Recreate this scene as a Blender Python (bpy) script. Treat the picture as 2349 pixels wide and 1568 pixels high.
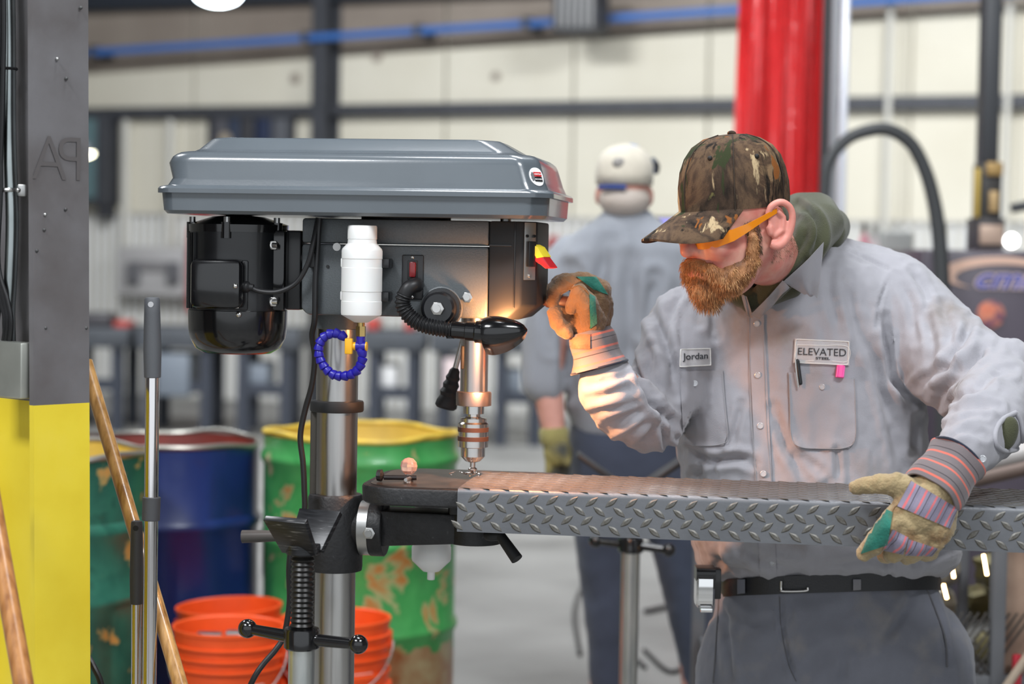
import bpy, bmesh, math, random
import numpy as np
from mathutils import Vector, Matrix, noise
from mathutils.bvhtree import BVHTree
random.seed(7); rng = np.random.default_rng(7)
for o in list(bpy.data.objects): bpy.data.objects.remove(o)
SC = bpy.context.scene; COL = SC.collection
R = math.radians; PI = math.pi

# ------------------------------------------------------------------ camera, world, lights, exposure
FPX = 4567.0; CX, CY = 1174.5, 784.0          # 70 mm lens on a 36 mm sensor, image 2349 x 1568
CAM = np.array([0., 0., 1.50]); PITCH = R(2.63); ROLL = R(1.0)
_f = np.array([0, math.cos(PITCH), -math.sin(PITCH)]); _r0 = np.array([1., 0, 0]); _u0 = np.cross(_r0, _f)
_r = _r0*math.cos(ROLL) + _u0*math.sin(ROLL); _u = -_r0*math.sin(ROLL) + _u0*math.cos(ROLL)
cd = bpy.data.cameras.new('camera'); cam = bpy.data.objects.new('camera', cd); COL.objects.link(cam)
cd.lens = 70; cd.sensor_width = 36; cd.clip_start = .05; cd.clip_end = 200
cam.matrix_world = Matrix(((_r[0], _u[0], -_f[0], CAM[0]), (_r[1], _u[1], -_f[1], CAM[1]), (_r[2], _u[2], -_f[2], CAM[2]), (0, 0, 0, 1)))
cd.dof.use_dof = True; cd.dof.focus_distance = 3.66; cd.dof.aperture_fstop = 2.3; cd.dof.aperture_blades = 9
SC.camera = cam
W = bpy.data.worlds.new('hall_light'); SC.world = W; W.use_nodes = True
W.node_tree.nodes['Background'].inputs[0].default_value = (.90, .95, 1.0, 1); W.node_tree.nodes['Background'].inputs[1].default_value = 1.05
SC.view_settings.view_transform = 'Standard'; SC.view_settings.look = 'None'; SC.view_settings.gamma = 1
SC.view_settings.use_curve_mapping = False; SC.view_settings.exposure = 0.06
def area(name, loc, size, power, aim, col=(.94, .97, 1)):
    l = bpy.data.lights.new(name, 'AREA'); l.shape = 'RECTANGLE'; l.size, l.size_y = size; l.energy = power; l.color = col
    o = bpy.data.objects.new(name, l); COL.objects.link(o); o.location = loc
    o.rotation_euler = (Vector(aim) - Vector(loc)).to_track_quat('-Z', 'Y').to_euler(); return o
for (lx, ly, lz, pw, ax_, ay_) in ((-2.6, .8, 5.2, 210, -.6, 3.6), (2.4, .6, 5.4, 190, .7, 3.8), (-.2, 3.4, 5.6, 110, .2, 4.0), (.9, 6.8, 5.6, 120, .6, 6.2), (-3.6, 7.4, 5.5, 170, -2.4, 7.4), (-2.6, 12.0, 5.2, 350, -1.6, 15), (3.0, 11.6, 5.2, 350, 2.5, 15)):
    area('high_bay_light', (lx, ly, lz), (1.7, .6), pw, (ax_, ay_, 0))

def ray(px, py):
    return _f + _r*((px-CX)/FPX) + _u*((CY-py)/FPX)
def at(px, py, Y):                                   # pixel + distance -> the world point there
    d = ray(px, py); return CAM + d*(Y/d[1])
def proj(P):                                         # world points (n,3) -> pixel positions of the photograph
    D = np.asarray(P) - CAM; w = D@_f
    return np.stack([CX + FPX*(D@_r)/w, CY - FPX*(D@_u)/w], -1)
class Frame:                                         # an upright frame turned about z: u along, v away from the camera
    def __init__(s, ox, oy, th):
        s.o = np.array([ox, oy, 0.]); s.th = th
        s.a = np.array([math.cos(th), math.sin(th), 0]); s.b = np.array([-math.sin(th), math.cos(th), 0])
    def loc(s, px, py, v):
        d = ray(px, py); t = (v - (CAM - s.o)@s.b)/(d@s.b); p = CAM + d*t - s.o
        return np.array([p@s.a, v, p[2]])
    def w(s, p): p = np.asarray(p); return s.o + p[..., 0:1]*s.a + p[..., 1:2]*s.b + p[..., 2:3]*np.array([0, 0, 1.])

# ------------------------------------------------------------------ materials
MATS = {}
def mat(name, col, rough=.5, metal=0., noise_amt=0., nscale=20., col2=None, bump=0., bscale=60., coat=0., spec=.5, emit=None, estr=0., alpha=1., trans=0., sss=0., stretch=None, coord='Object', detail=4., lo=.35, hi=.65, sheen=0.):
    if name in MATS: return MATS[name]
    m = bpy.data.materials.new(name); m.use_nodes = True; nt = m.node_tree; b = nt.nodes['Principled BSDF']
    I = b.inputs
    I['Base Color'].default_value = (*col, 1); I['Roughness'].default_value = rough; I['Metallic'].default_value = metal
    I['Specular IOR Level'].default_value = spec; I['Coat Weight'].default_value = coat; I['Coat Roughness'].default_value = .08
    if emit: I['Emission Color'].default_value = (*emit, 1); I['Emission Strength'].default_value = estr
    if trans: I['Transmission Weight'].default_value = trans
    if alpha < 1: I['Alpha'].default_value = alpha
    if sss: I['Subsurface Weight'].default_value = sss; I['Subsurface Radius'].default_value = (.012, .004, .002); I['Subsurface Scale'].default_value = 1
    if sheen: I['Sheen Weight'].default_value = sheen; I['Sheen Roughness'].default_value = .5
    tc = nt.nodes.new('ShaderNodeTexCoord'); vec = tc.outputs[coord]
    if stretch:
        mp = nt.nodes.new('ShaderNodeMapping'); mp.inputs['Scale'].default_value = stretch; nt.links.new(vec, mp.inputs[0]); vec = mp.outputs[0]
    if noise_amt or col2:
        n = nt.nodes.new('ShaderNodeTexNoise'); n.inputs['Scale'].default_value = nscale; n.inputs['Detail'].default_value = detail
        nt.links.new(vec, n.inputs['Vector'])
        r = nt.nodes.new('ShaderNodeValToRGB'); r.color_ramp.elements[0].position = lo; r.color_ramp.elements[1].position = hi
        c2 = col2 if col2 else tuple(max(0, c*(1-noise_amt)) for c in col)
        r.color_ramp.elements[0].color = (*c2, 1); r.color_ramp.elements[1].color = (*col, 1)
        nt.links.new(n.outputs['Fac'], r.inputs[0]); nt.links.new(r.outputs[0], I['Base Color'])
    if bump:
        n2 = nt.nodes.new('ShaderNodeTexNoise'); n2.inputs['Scale'].default_value = bscale; n2.inputs['Detail'].default_value = 3
        nt.links.new(vec, n2.inputs['Vector'])
        bp = nt.nodes.new('ShaderNodeBump'); bp.inputs['Strength'].default_value = bump; bp.inputs['Distance'].default_value = .01
        nt.links.new(n2.outputs['Fac'], bp.inputs['Height']); nt.links.new(bp.outputs[0], I['Normal'])
    MATS[name] = m; return m
def ramp_mat(name, stops, nscale, rough=.5, metal=0., detail=5, distort=0., stretch=None, bump=0., bscale=80., coat=0., coord='Object', rough2=None, interp='LINEAR'):
    """a noise run through several colour stops: worn paint, rust, camouflage grounds"""
    m = mat(name, (1, 1, 1), rough, metal, bump=bump, bscale=bscale, coat=coat, coord=coord); nt = m.node_tree
    if 'done' in m: return m
    m['done'] = 1
    tc = nt.nodes.new('ShaderNodeTexCoord'); vec = tc.outputs[coord]
    if stretch:
        mp = nt.nodes.new('ShaderNodeMapping'); mp.inputs['Scale'].default_value = stretch; nt.links.new(vec, mp.inputs[0]); vec = mp.outputs[0]
    n = nt.nodes.new('ShaderNodeTexNoise'); n.inputs['Scale'].default_value = nscale; n.inputs['Detail'].default_value = detail; n.inputs['Distortion'].default_value = distort
    nt.links.new(vec, n.inputs['Vector'])
    r = nt.nodes.new('ShaderNodeValToRGB'); cr = r.color_ramp; cr.interpolation = interp
    for i, (p, c) in enumerate(stops):
        e = cr.elements[i] if i < 2 else cr.elements.new(p); e.position = p; e.color = (*c, 1)
    nt.links.new(n.outputs['Fac'], r.inputs[0]); nt.links.new(r.outputs[0], nt.nodes['Principled BSDF'].inputs['Base Color'])
    return m
def srgb(r, g, b):
    return tuple((c/255/12.92 if c/255 <= .04045 else ((c/255+.055)/1.055)**2.4) for c in (r, g, b))

# ------------------------------------------------------------------ mesh helpers: each returns (verts, faces)
def mbox(lo, hi, bev=0., seg=2):
    bm = bmesh.new(); bmesh.ops.create_cube(bm, size=1)
    lo = np.array(lo, float); hi = np.array(hi, float)
    for v in bm.verts: v.co = Vector(((lo+hi)/2 + np.array(v.co)*(hi-lo)))
    if bev: bmesh.ops.bevel(bm, geom=bm.edges[:], offset=min(bev, .49*float(min(hi-lo))), segments=seg, affect='EDGES', profile=.5)
    return from_bm(bm)
def from_bm(bm):
    bm.verts.index_update(); V = [tuple(v.co) for v in bm.verts]; F = [tuple(v.index for v in f.verts) for f in bm.faces]; bm.free(); return V, F
def join(*ms):
    V, F = [], []
    for v, f in ms:
        n = len(V); V += [tuple(x) for x in v]; F += [tuple(i+n for i in q) for q in f]
    return V, F
def basis(d):
    d = np.array(d, float); d /= np.linalg.norm(d); h = np.array([0, 0, 1.]) if abs(d[2]) < .9 else np.array([1., 0, 0])
    a = np.cross(h, d); a /= np.linalg.norm(a); return a, np.cross(d, a), d
def lathe(prof, org=(0, 0, 0), axis=(0, 0, 1), seg=28, caps=True):
    a, b, d = basis(axis); org = np.array(org, float); V, F = [], []
    for r, t in prof:
        for k in range(seg):
            an = 2*PI*k/seg; V.append(tuple(org + d*t + (a*math.cos(an) + b*math.sin(an))*r))
    n = len(prof)
    for i in range(n-1):
        for k in range(seg):
            F.append((i*seg+k, i*seg+(k+1) % seg, (i+1)*seg+(k+1) % seg, (i+1)*seg+k))
    if caps: F.append(tuple(range(seg))[::-1]); F.append(tuple((n-1)*seg+k for k in range(seg)))
    return V, F
def cyl(p0, p1, r, seg=20, r1=None, bev=0.):
    p0 = np.array(p0, float); p1 = np.array(p1, float); L = np.linalg.norm(p1-p0); r1 = r if r1 is None else r1
    pr = [(r, 0), (r1, L)] if not bev else [(r-bev, 0), (r, bev), (r1, L-bev), (r1-bev, L)]
    return lathe(pr, p0, p1-p0, seg)
def smooth_path(P, n=8):
    P = np.array(P, float); Q = np.vstack([2*P[0]-P[1], P, 2*P[-1]-P[-2]]); out = []
    for i in range(1, len(Q)-2):
        for k in range(n):
            t = k/n; p0, p1, p2, p3 = Q[i-1:i+3]
            out.append(.5*((2*p1) + (-p0+p2)*t + (2*p0-5*p1+4*p2-p3)*t*t + (-p0+3*p1-3*p2+p3)*t**3))
    out.append(P[-1]); return np.array(out)
def tube(P, r, seg=10, n=8, smooth=True, radii=None, flat=None):
    Q = smooth_path(P, n) if smooth else np.array(P, float)
    m = len(Q); rr = np.full(m, r, float) if radii is None else np.interp(np.linspace(0, 1, m), np.linspace(0, 1, len(radii)), radii)
    T = np.gradient(Q, axis=0); T /= np.linalg.norm(T, axis=1)[:, None]+1e-12
    a, b, _ = basis(T[0]); V, F = [], []
    for i in range(m):
        a = a - T[i]*(a@T[i]); a /= np.linalg.norm(a); b = np.cross(T[i], a)
        for k in range(seg):
            an = 2*PI*k/seg; V.append(tuple(Q[i] + (a*math.cos(an) + b*math.sin(an))*rr[i]))
    for i in range(m-1):
        for k in range(seg): F.append((i*seg+k, i*seg+(k+1) % seg, (i+1)*seg+(k+1) % seg, (i+1)*seg+k))
    F.append(tuple(range(seg))[::-1]); F.append(tuple((m-1)*seg+k for k in range(seg)))
    return V, F
def loft(rings, caps=True, closed=True):
    V, F = [], []; s = len(rings[0])
    for q in rings: V += [tuple(p) for p in q]
    for i in range(len(rings)-1):
        for k in range(s if closed else s-1): F.append((i*s+k, i*s+(k+1) % s, (i+1)*s+(k+1) % s, (i+1)*s+k))
    if caps: F.append(tuple(range(s))[::-1]); F.append(tuple((len(rings)-1)*s+k for k in range(s)))
    return V, F
def prism(poly, vec, bev=0.):
    """poly: 3-D points of a planar outline; extruded by vec"""
    n = len(poly); vec = np.array(vec, float); V = [tuple(p) for p in poly] + [tuple(np.array(p)+vec) for p in poly]
    F = [tuple(range(n))[::-1], tuple(range(n, 2*n))] + [(i, (i+1) % n, n+(i+1) % n, n+i) for i in range(n)]
    if bev:
        bm = to_bm(V, F); bmesh.ops.recalc_face_normals(bm, faces=bm.faces[:]); bmesh.ops.bevel(bm, geom=bm.edges[:], offset=bev, segments=2, affect='EDGES', profile=.5, clamp_overlap=True); return from_bm(bm)
    return V, F
def to_bm(V, F):
    bm = bmesh.new(); vs = [bm.verts.new(v) for v in V]; bm.verts.ensure_lookup_table()
    for f in F:
        try: bm.faces.new([vs[i] for i in f])
        except ValueError: pass
    return bm
def rrect(cx, cy, w, h, r, n=5):
    P = []
    for (sx, sy, a0) in ((1, 1, 0), (-1, 1, PI/2), (-1, -1, PI), (1, -1, 1.5*PI)):
        for k in range(n+1):
            an = a0 + k/n*PI/2; P.append((cx+sx*(w/2-r)+r*math.cos(an), cy+sy*(h/2-r)+r*math.sin(an)))
    return P
def ball(c, r, seg=16, rings=10, scale=(1, 1, 1), M=None):
    V, F = [], []; c = np.array(c, float)
    for i in range(rings+1):
        ph = PI*i/rings
        for k in range(seg):
            an = 2*PI*k/seg; p = np.array([math.sin(ph)*math.cos(an), math.sin(ph)*math.sin(an), math.cos(ph)])*r*np.array(scale)
            if M is not None: p = M@p
            V.append(tuple(c+p))
    for i in range(rings):
        for k in range(seg): F.append((i*seg+k, (i+1)*seg+k, (i+1)*seg+(k+1) % seg, i*seg+(k+1) % seg))
    return V, F
def torus(c, axis, R_, r, seg=32, s2=10):
    a, b, d = basis(axis); c = np.array(c, float); V, F = [], []
    for i in range(seg):
        an = 2*PI*i/seg; e = a*math.cos(an)+b*math.sin(an)
        for k in range(s2):
            t = 2*PI*k/s2; V.append(tuple(c+e*(R_+r*math.cos(t))+d*r*math.sin(t)))
    for i in range(seg):
        for k in range(s2): F.append((i*s2+k, ((i+1) % seg)*s2+k, ((i+1) % seg)*s2+(k+1) % s2, i*s2+(k+1) % s2))
    return V, F
def hexnut(c, axis, r, h, hole=.55):
    a, b, d = basis(axis); c = np.array(c, float)
    out = [c+(a*math.cos(k*PI/3)+b*math.sin(k*PI/3))*r for k in range(6)]
    m1 = prism(out, d*h, r*.08); m2 = cyl(c+d*(h-.0005), c+d*(h+.5*r), r*hole, 12)
    return join(m1, m2)

# ------------------------------------------------------------------ scene helpers
def setprops(o, label=None, cat=None, group=None, kind=None):
    if label: o['label'] = label
    if cat: o['category'] = cat
    if group: o['group'] = group
    if kind: o['kind'] = kind
    return o
def mesh_data(name, VF, m, ang=35):
    me = bpy.data.meshes.new(name); me.from_pydata([tuple(map(float, v)) for v in VF[0]], [], [tuple(f) for f in VF[1]])
    bm = bmesh.new(); bm.from_mesh(me); bmesh.ops.remove_doubles(bm, verts=bm.verts[:], dist=1e-6); bmesh.ops.recalc_face_normals(bm, faces=bm.faces[:]); bm.to_mesh(me); bm.free()
    me.shade_smooth(); me.set_sharp_from_angle(angle=R(ang))
    for q in (m if isinstance(m, (list, tuple)) else [m]):
        if q: me.materials.append(q)
    return me
def inv_parent(V, parent):
    V = np.asarray(V, float)
    if parent is None: return V
    M = np.array(chain(parent).inverted()); return V@M[:3, :3].T + M[:3, 3]
def chain(o):
    return (chain(o.parent) if o.parent else Matrix.Identity(4)) @ o.matrix_basis
def obj(name, VF, m, parent=None, local=False, ang=35, label=None, cat=None, group=None, kind=None):
    V = np.asarray(VF[0], float)
    if not local: V = inv_parent(V, parent)
    org = np.zeros(3)
    if parent is None:
        org = np.array([(V[:, 0].min()+V[:, 0].max())/2, (V[:, 1].min()+V[:, 1].max())/2, V[:, 2].min()]); V = V-org
    o = bpy.data.objects.new(name, mesh_data(name, (V, VF[1]), m, ang)); COL.objects.link(o); o.location = org
    if parent is not None: o.parent = parent
    return setprops(o, label, cat, group, kind)
def sub(name, VF, m, part, thing_frame=None, **k):
    """a sub-part: given in the thing's local coordinates, hung under a part that sits at the thing's origin"""
    o = bpy.data.objects.new(name, mesh_data(name, VF, m, k.pop('ang', 35))); COL.objects.link(o); o.parent = part
    return setprops(o, **k)
def thing(name, loc, label, cat, th=0, group=None, kind=None):
    o = bpy.data.objects.new(name, None); COL.objects.link(o); o.location = loc; o.rotation_euler = (0, 0, th); o.empty_display_size = .1
    return setprops(o, label, cat, group, kind)
def inst(o, name, parent, loc=None, rot=None):
    c = bpy.data.objects.new(name, o.data); COL.objects.link(c); c.parent = parent
    if loc is not None: c.location = loc
    if rot is not None: c.rotation_euler = rot
    return c
def text_mesh(s, size=1., depth=0., extrude=0., shear=0., bold=0., spacing=1.):
    """flat lettering as mesh triangles in x,y (centred)"""
    c = bpy.data.curves.new('lettering', 'FONT'); c.body = s; c.size = size; c.align_x = 'CENTER'; c.align_y = 'CENTER'; c.extrude = extrude; c.shear = shear; c.offset = bold; c.space_character = spacing; c.resolution_u = 4
    o = bpy.data.objects.new('lettering', c); COL.objects.link(o)
    me = bpy.data.meshes.new_from_object(o.evaluated_get(bpy.context.evaluated_depsgraph_get()))
    V = [tuple(v.co) for v in me.vertices]; F = [tuple(p.vertices) for p in me.polygons]
    bpy.data.objects.remove(o); bpy.data.curves.remove(c); bpy.data.meshes.remove(me); return V, F
def place2d(VF, org, ex, ey):
    """put flat x,y mesh on the plane org + x*ex + y*ey"""
    org, ex, ey = (np.array(q, float) for q in (org, ex, ey))
    return [tuple(org + v[0]*ex + v[1]*ey + (np.cross(ex, ey)/max(1e-9, np.linalg.norm(ex)))*v[2]) for v in VF[0]], VF[1]
# ------------------------------------------------------------------ the hall
M_conc = ramp_mat('worn_concrete', [(.25, srgb(112, 111, 108)), (.5, srgb(138, 137, 134)), (.8, srgb(156, 155, 152))], 1.6, .55, detail=8, bump=.08, bscale=40)
M_cream = ramp_mat('cream_wall_sheet', [(.3, srgb(214, 208, 190)), (.7, srgb(226, 221, 205))], .9, .7, detail=4)
M_brownw = ramp_mat('upper_shade_sheet', [(.3, srgb(134, 122, 112)), (.7, srgb(158, 147, 136))], .9, .8, detail=4)  # shadow over the upper wall, put into the sheet colour as brown
M_white = mat('white_rib_sheet', srgb(226, 226, 224), .6)
M_dsteel = mat('dark_steel_paint', srgb(66, 68, 74), .55, noise_amt=.2, nscale=6)
M_roof = mat('blue_black_roof', srgb(40, 46, 56), .7)
obj('floor', mbox((-14, -4, -.12), (14, 24, 0)), M_conc, kind='structure')
FW = Frame(-4.243, 20.0, math.atan2(-3.5, 8.13))
wall = bpy.data.objects.new('wall_back', mesh_data('wall_back', mbox((-3.5, .02, 0), (14, .22, 4.0)), M_cream)); COL.objects.link(wall)
wall.location = FW.o; wall.rotation_euler = (0, 0, FW.th); wall['kind'] = 'structure'
zg = .5*(FW.loc(205, 262, 0)[2] + FW.loc(2250, 237, 0)[2])
def uw(px, py=300): return FW.loc(px, py, 0)[0]
seams = [uw(p) for p in (-150, 150, 448, 738, 1024, 1317, 1625, 1900, 2090, 2330, 2560)]
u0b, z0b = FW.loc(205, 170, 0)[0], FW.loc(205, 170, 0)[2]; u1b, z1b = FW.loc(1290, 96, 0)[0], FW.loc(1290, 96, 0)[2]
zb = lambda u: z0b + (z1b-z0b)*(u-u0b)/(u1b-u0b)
def quadpanel(u0, u1, za0, za1, zb0, zb1, d=.03):
    g = .012; return prism([(u0+g, 0, za0+g), (u1-g, 0, za1+g), (u1-g, 0, zb1-g), (u0+g, 0, zb0-g)], (0, -d, 0))
for i in range(len(seams)-1):
    u0, u1 = seams[i], seams[i+1]
    sub('wall_panel', quadpanel(u0, u1, 1.80, 1.80, zg, zg), M_cream, wall)
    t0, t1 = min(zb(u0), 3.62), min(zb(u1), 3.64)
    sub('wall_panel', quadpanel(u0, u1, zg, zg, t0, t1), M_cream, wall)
    sub('wall_panel', quadpanel(u0, u1, t0, t1, 3.95, 3.95, .025), M_brownw, wall)  # sloping lower edge follows the lamp cutoff shadow painted here
for (px, py, s) in ((678, 180, .05), (866, 130, .05), (1138, 175, .04), (1925, 180, .03)):   # bolt plugs in the wall sheets
    c = FW.loc(px, py, -.035); sub('wall_plug', cyl(c, c+np.array([0, -.02, 0]), s, 10), M_brownw, wall)
rib = None                                                # white ribbed sheeting along the foot of the wall
for k in range(112):
    u = uw(190) - .4 + k*.092
    if u > seams[-1]: break
    if rib is None: rib = sub('wall_rib', mbox((-.030, -.035, .0), (.030, 0, 1.78), .008, 1), M_white, wall); rib.location.x = u
    else: inst(rib, 'wall_rib', wall, (u, 0, 0))
sub('rib_cap', mbox((seams[0], -.05, 1.78), (seams[-1], 0, 1.81)), mat('pale_grey_cap', srgb(190, 188, 182), .6), wall)
o = obj('trim_1', FW_ := (lambda m: (FW.w(np.array(m[0])), m[1]))(mbox((seams[0], -.16, zg-.055), (seams[-1], -.03, zg+.055))), M_dsteel, kind='structure')
o = obj('trim_2', (lambda m: (FW.w(np.array(m[0])), m[1]))(mbox((seams[0], -.2, 3.80), (seams[-1], -.03, 4.0))), M_roof, kind='structure')
def wallthing(m): return FW.w(np.array(m[0])), m[1]
c0, c1 = uw(748), uw(784)
obj('steel_column', wallthing(join(mbox((c0, -.30, 0), (c1, -.28, 3.95)), mbox(((c0+c1)/2-.01, -.29, 0), ((c0+c1)/2+.01, -.05, 3.95)), mbox((c0, -.06, 0), (c1, -.04, 3.95)))), M_dsteel, label='dark steel column standing against the cream back wall above the belt cover', cat='column')
# roof sheet and rafters above the eave
roof = obj('ceiling', (lambda: prism([FW.w(np.array([seams[0], .2, 3.95])), FW.w(np.array([seams[-1], .2, 3.95])), FW.w(np.array([seams[-1], -7.5, 5.9])), FW.w(np.array([seams[0], -7.5, 5.9]))], (0, 0, .08)))(), M_roof, kind='structure')
M_side = ramp_mat('grey_side_sheet', [(.3, srgb(120, 118, 114)), (.7, srgb(150, 148, 142))], .9, .7, detail=4)
obj('wall_left', mbox((-8.2, -4, 0), (-8.0, 24, 6.4)), M_side, kind='structure'); obj('wall_right', mbox((9.0, -4, 0), (9.2, 24, 6.4)), M_side, kind='structure')
obj('ceiling', mbox((-8.2, -4, 6.4), (9.2, 24, 6.5)), M_roof, kind='structure')
# blue air pipe with clips
pA, pB = FW.loc(-60, 138, -.34), FW.loc(2500, -30, -.34)
pipe = thing('air_pipe', FW.o, 'long blue compressed air pipe running along the top of the back wall', 'pipe', FW.th)
obj('pipe_run', cyl(pA, pB, .036, 14), mat('blue_pipe', srgb(66, 116, 190), .4), pipe, True)
for px in (214, 703, 960, 1208):
    t = (FW.loc(px, 60, -.34)[0]-pA[0])/(pB[0]-pA[0]); c = pA+(pB-pA)*t
    obj('pipe_clip', mbox(c-np.array([.03, .05, .05]), c+np.array([.03, .31, .06]), .006), M_dsteel, pipe, True)
# pale conduits under the girt
for i, (px, lab) in enumerate(((300, 'pale vertical conduit on the back wall beside the narrow teal cabinet'), (402, 'pale vertical conduit on the back wall left of the dark louvre window'))):
    u = uw(px); obj('wall_conduit', wallthing(cyl((u, -.08, 1.0), (u, -.08, zg+.03), .045, 12)), mat('pale_conduit', srgb(206, 204, 196), .5), label=lab, cat='conduit')
for i, (px, y0, lab) in enumerate(((2048, 60, 'thin pale conduit on the cream wall right of the red curtain'), (2318, 120, 'thin pale conduit at the right edge behind the dark mast'))):
    u = uw(px); obj('wall_conduit', wallthing(cyl((u, -.19, 1.7), (u, -.19, 3.6), .028, 10)), mat('pale_conduit', srgb(206, 204, 196), .5), label=lab, cat='conduit')
# narrow cabinet with a teal door at the far left
def fwbox(px0, py0, px1, py1, v0, v1, bev=.01):
    a = FW.loc(px0, py1, v0); b = FW.loc(px1, py0, v0); return mbox((a[0], v0, a[2]), (b[0], v1, b[2]), bev)
cb = thing('wall_cabinet', FW.o, 'narrow dark cabinet with a teal door hung on the far left of the back wall', 'cabinet', FW.th)
obj('cabinet_body', fwbox(170, 262, 242, 470, -.30, -.04), M_dsteel, cb, True)
obj('cabinet_door', fwbox(176, 272, 218, 455, -.33, -.30), mat('teal_door', srgb(96, 122, 126), .5), cb, True)
obj('cabinet_bracket', fwbox(222, 462, 240, 500, -.25, -.05), M_dsteel, cb, True)
# dark louvred window over the motor end of the belt cover
lw = thing('louvre_window', FW.o, 'dark louvred wall window half hidden behind the belt cover', 'window', FW.th)
obj('window_box', fwbox(474, 262, 668, 420, -.14, -.03), mat('dark_slate', srgb(50, 52, 60), .6), lw, True)
for k, (px0, px1, c) in enumerate(((486, 520, srgb(84, 84, 90)), (524, 548, srgb(54, 64, 84)), (548, 580, srgb(62, 62, 66)), (584, 618, srgb(40, 50, 76)), (622, 656, srgb(92, 94, 100)))):
    obj('louvre_blade', fwbox(px0, 272, px1, 410, -.18, -.13), mat('louvre_%d' % k, c, .5), lw, True)
c = FW.loc(515, 318, -.21); obj('gauge', cyl(c, c+np.array([0, .04, 0]), .06, 16), mat('tan_gauge', srgb(170, 158, 140), .5), lw, True)
# louvred heater above, near the curtain
hb = thing('wall_heater', FW.o, 'grey louvred heater box hanging high on the back wall', 'heater', FW.th)
obj('heater_body', fwbox(1266, -40, 1368, 74, -.75, -.42), M_dsteel, hb, True)
for k in range(6): obj('heater_slat', fwbox(1276+k*15, -30, 1285+k*15, 62, -.78, -.74, .003), mat('heater_slat_grey', srgb(150, 150, 150), .5), hb, True)
# grey electrical box with two dark handles on the ribbed wall
eb = thing('electrical_box', FW.o, 'pale grey electrical panel with dark handles low on the white ribbed wall', 'panel', FW.th)
obj('panel_body', fwbox(268, 568, 424, 676, -.28, -.04), mat('panel_grey', srgb(186, 184, 184), .5), eb, True)
obj('handle_bar', fwbox(296, 600, 408, 618, -.32, -.28), mat('panel_dark', srgb(140, 138, 140), .5), eb, True)
for px in (286, 378): obj('handle_knob', fwbox(px, 602, px+28, 652, -.36, -.28, .03), mat('knob_dark', srgb(104, 104, 108), .5), eb, True)
obj('fire_hose_cabinet', wallthing(fwbox(429, 520, 452, 716, -.32, -.05)), mat('cabinet_red', srgb(206, 60, 58), .5), label='thin red cabinet on the ribbed wall behind the drill motor', cat='cabinet')
obj('red_wall_sign', wallthing(fwbox(1256, 542, 1277, 592, -.12, -.04)), mat('cabinet_red2', srgb(170, 60, 62), .5), label='small red sign on the ribbed wall left of the man in back', cat='sign')
# round far lamps
def lampthing(px, py, Y, r, estr, lab, col=(1, 1, 1)):
    p = at(px, py, Y); t = thing('high_bay_lamp', p, lab, 'lamp')
    obj('lamp_shade', lathe([(r*.4, r*1.2), (r*.55, r*.8), (r*1.1, .1*r), (r*1.12, 0)], (0, 0, 0), (0, 0, 1), 20), M_dsteel, t, True)
    obj('lamp_lens', ball((0, 0, r*.05), r, 18, 10, (1, 1, .55)), mat('lamp_glow_%d' % px, (1, 1, 1), .5, emit=col, estr=estr), t, True)
lampthing(500, -14, 14.0, .17, 22, 'bright cool hanging lamp at the top edge above the belt cover', (.8, .92, 1))
lampthing(196, 350, 15.0, .07, 12, 'small warm round lamp peeking out behind the grey pillar', (1, .95, .7))

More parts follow.
